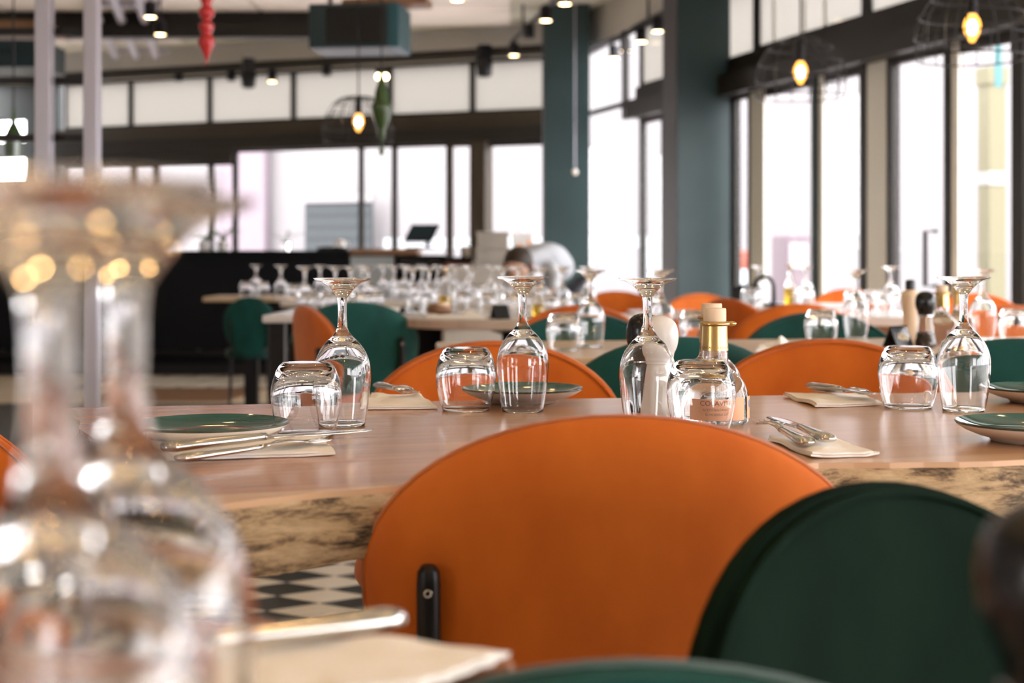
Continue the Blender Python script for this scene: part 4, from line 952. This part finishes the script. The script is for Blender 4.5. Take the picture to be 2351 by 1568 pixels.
t = thing('light_track','dark light track along the upper right wall between the columns','track',(0,0,0)); a, b = (at(1530,11.9),11.9,3.046), (at(1350,14.2),14.2,3.046); MB().tube([a,b],.035,8).build('rail','black_metal',t)
for q in (.2,.8): MB().tube([tuple(a[k]+(b[k]-a[k])*q for k in range(3)),(a[0]+(b[0]-a[0])*q,a[1]+(b[1]-a[1])*q,CEIL)],.012,8).build('hanger','black_metal',t)
t = thing('light_track','dark slanting light track left of the far column','track',(0,0,0)); MB().tube([(.48,10.8,3.103),(0.0,13.85,3.103)],.022,8).build('rail','black_metal',t)
for q in (11.5,13.2): MB().tube([(.48-.157*(q-10.8),q,3.103),(.48-.157*(q-10.8),q,CEIL)],.012,8).build('hanger','black_metal',t)
for px,py,o_,w in ((625,188,True,'lit spot on the back window rail'),(410,186,False,'small unlit spot on the rail nearest the metal posts'),(531,186,False,'small unlit spot on the rail beside the left speaker'),(750,174,False,'small unlit spot on the rail above the wire pendant')):
    p = bw(bx(px,.16),.16); downlight(w,px,py,0,o_,None,(*p,zt(py,p[1])),False)
for i,X in enumerate((-2.6,-1.3,-0.15,0.55,1.7)):
    for j,Y in enumerate((-2.5,-0.6,1.0,2.2,3.4,4.8,6.6,8.4)):
        if X > 1 and Y > 8: continue
        downlight('black ceiling spot over the dining tables, above the picture','','',0,True,'ceiling spots above the tables',(X+.12*((j*7)%3-1),Y,2.92),True,'halogen_bright' if -1 < Y < 1.5 and -1.5 < X < 1 else 'halogen_glow')
# wire-shade pendants
def pane_glow(name, col, es, k):
    m = bpy.data.materials.new(name); m.use_nodes = True; n, l = nt(m)
    for x in list(n): n.remove(x)
    o = n.new('ShaderNodeOutputMaterial'); t_ = n.new('ShaderNodeBsdfTransparent'); e = n.new('ShaderNodeEmission'); e.inputs[0].default_value = (*col,1); e.inputs[1].default_value = es
    mx = n.new('ShaderNodeMixShader'); mx.inputs[0].default_value = k; l.new(t_.outputs[0],mx.inputs[1]); l.new(e.outputs[0],mx.inputs[2]); l.new(mx.outputs[0],o.inputs[0]); M[name] = m
pane_glow('amber_glass',(1.0,.42,.07),2.2,.6)
def pendant(label, px, py, d):
    z = zt(py,d); t = thing('wire_pendant',label,'lamp',(at(px,d),d,z))
    MB().lathe(spline([(.008,-.058),(.012,-.05),(.026,-.025),(.032,0),(.028,.025),(.016,.045),(.014,.05)],3),20).build('bulb','amber_glass',t,smooth=True)
    MB().ball((0,0,-.002),.017,12,8,(1,1,1.6)).build('filament','filament',t,smooth=True)
    MB().lathe([(.016,.048),(.02,.05),(.02,.15),(.008,.16),(0,.16)],16).build('socket','black_metal',t,smooth='auto')
    MB().tube([(0,0,.15),(0,0,CEIL-z+.002)],.005,6).build('cord','black_metal',t)
    prof = [(.03,.155),(.09,.145),(.15,.11),(.195,.04),(.212,-.04),(.205,-.12)]
    for r,zz in prof[1:]: MB().ring((0,0,zz),r,.0034,40,5).build('wire_ring','black_metal',t,smooth=True)
    sp_ = spline(prof,3)
    for k in range(16):
        a = 2*PI*k/16; MB().tube([(r*math.cos(a),r*math.sin(a),zz) for r,zz in sp_],.0026,5).build('wire_rib','black_metal',t,smooth=True)
    return t
pendant('wire-shade pendant bulb at the top right corner',2232,62,5.4); pendant('wire-shade pendant bulb right of the near column',1838,165,6.7); pendant('wire-shade pendant bulb before the back windows, beside the green ornament',823,280,8.6)
# turned hanging ornaments
def ornament(name,label,px,ytip,d,prof,m,lamp=None):
    z = zt(ytip,d); t = thing(name,label,'ornament',(at(px,d),d,z)); s = d/F
    MB().lathe(spline([(r*s,h*s) for r,h in prof],3),24).build('body',m,t,smooth=True); top = prof[-1][1]*s
    MB().tube([(0,0,top-.01),(0,0,CEIL-z+.002)],.004,6).build('cord','black_metal',t); MB().ring((0,0,top),.012,.003,16,6,'y').build('loop','black_metal',t,smooth=True)
    return t
ornament('red_ornament','red glossy turned ornament hanging at the top left',474,152,6.0,[(.5,0),(4,18),(14,40),(19,58),(12,72),(16,84),(17,96),(9,106),(18,118),(17,130),(10,140),(18,158),(21,176),(14,190),(20,210),(14,235),(6,245)],'red_gloss')
ornament('green_ornament','dark green glossy turned ornament hanging before the back windows',876,360,7.0,[(.5,0),(7,12),(2,24),(2,34),(8,48),(11,66),(17,80),(22,98),(25,116),(17,128),(15,150),(9,168),(6,185),(3,196)],'green_gloss')
t = thing('twin_bulb','pair of small lit bulbs at the top of the green ornament','lamp',(at(876,7.3),7.3,zt(176,7.3)))
for x in (-.015,.02): MB().ball((x,0,0),.017,12,8).build('bulb','lamp_glow',t,smooth=True)
MB().box(-.03,.035,-.01,.01,.015,.04).build('holder','black_metal',t); MB().tube([(0,0,.035),(0,0,CEIL-zt(176,7.3))],.004,6).build('cord','black_metal',t)
t = thing('bottle_lamp','dark green bottle-shaped pendant lamp at the far left','lamp',(at(31,6.5),6.5,zt(362,6.5)))
MB().lathe(spline([(.036,0),(.038,.05),(.038,.10),(.022,.14),(.010,.17),(.009,.23)],3),20).build('bottle','green_gloss',t,smooth=True); MB().tube([(0,0,.22),(0,0,CEIL-zt(362,6.5))],.004,6).build('cord','black_metal',t); MB().ball((.018,0,-.03),.024,14,10).build('bulb','lamp_glow',t,smooth=True)
t = thing('pull_cord','thin cord with a pale knob hanging before the far column','cord',(at(1320,13.1),13.1,zt(395,13.1))); MB().tube([(0,0,.02),(0,0,CEIL-zt(395,13.1))],.006,6).build('cord','steel_post',t); MB().ball((0,0,0),.028,12,8).build('knob','cream_ceramic',t,smooth=True)
t = thing('post_divider','divider of two pale metal posts with dark cross rails at the left','divider',(0,0,0))
for x,w in ((-1.643,.027),(-1.475,.025)): MB().box(x-w,x+w,4.97,5.03,0,CEIL).build('post','steel_post',t,bevel=.004)
for z in (1.40,1.60,1.775): MB().box(-2.6,-1.475,5.03,5.06,z-.012,z+.012).build('rail','black_metal',t)
MB().box(-2.64,-2.59,4.97,5.03,0,CEIL).build('post','steel_post',t,bevel=.004)
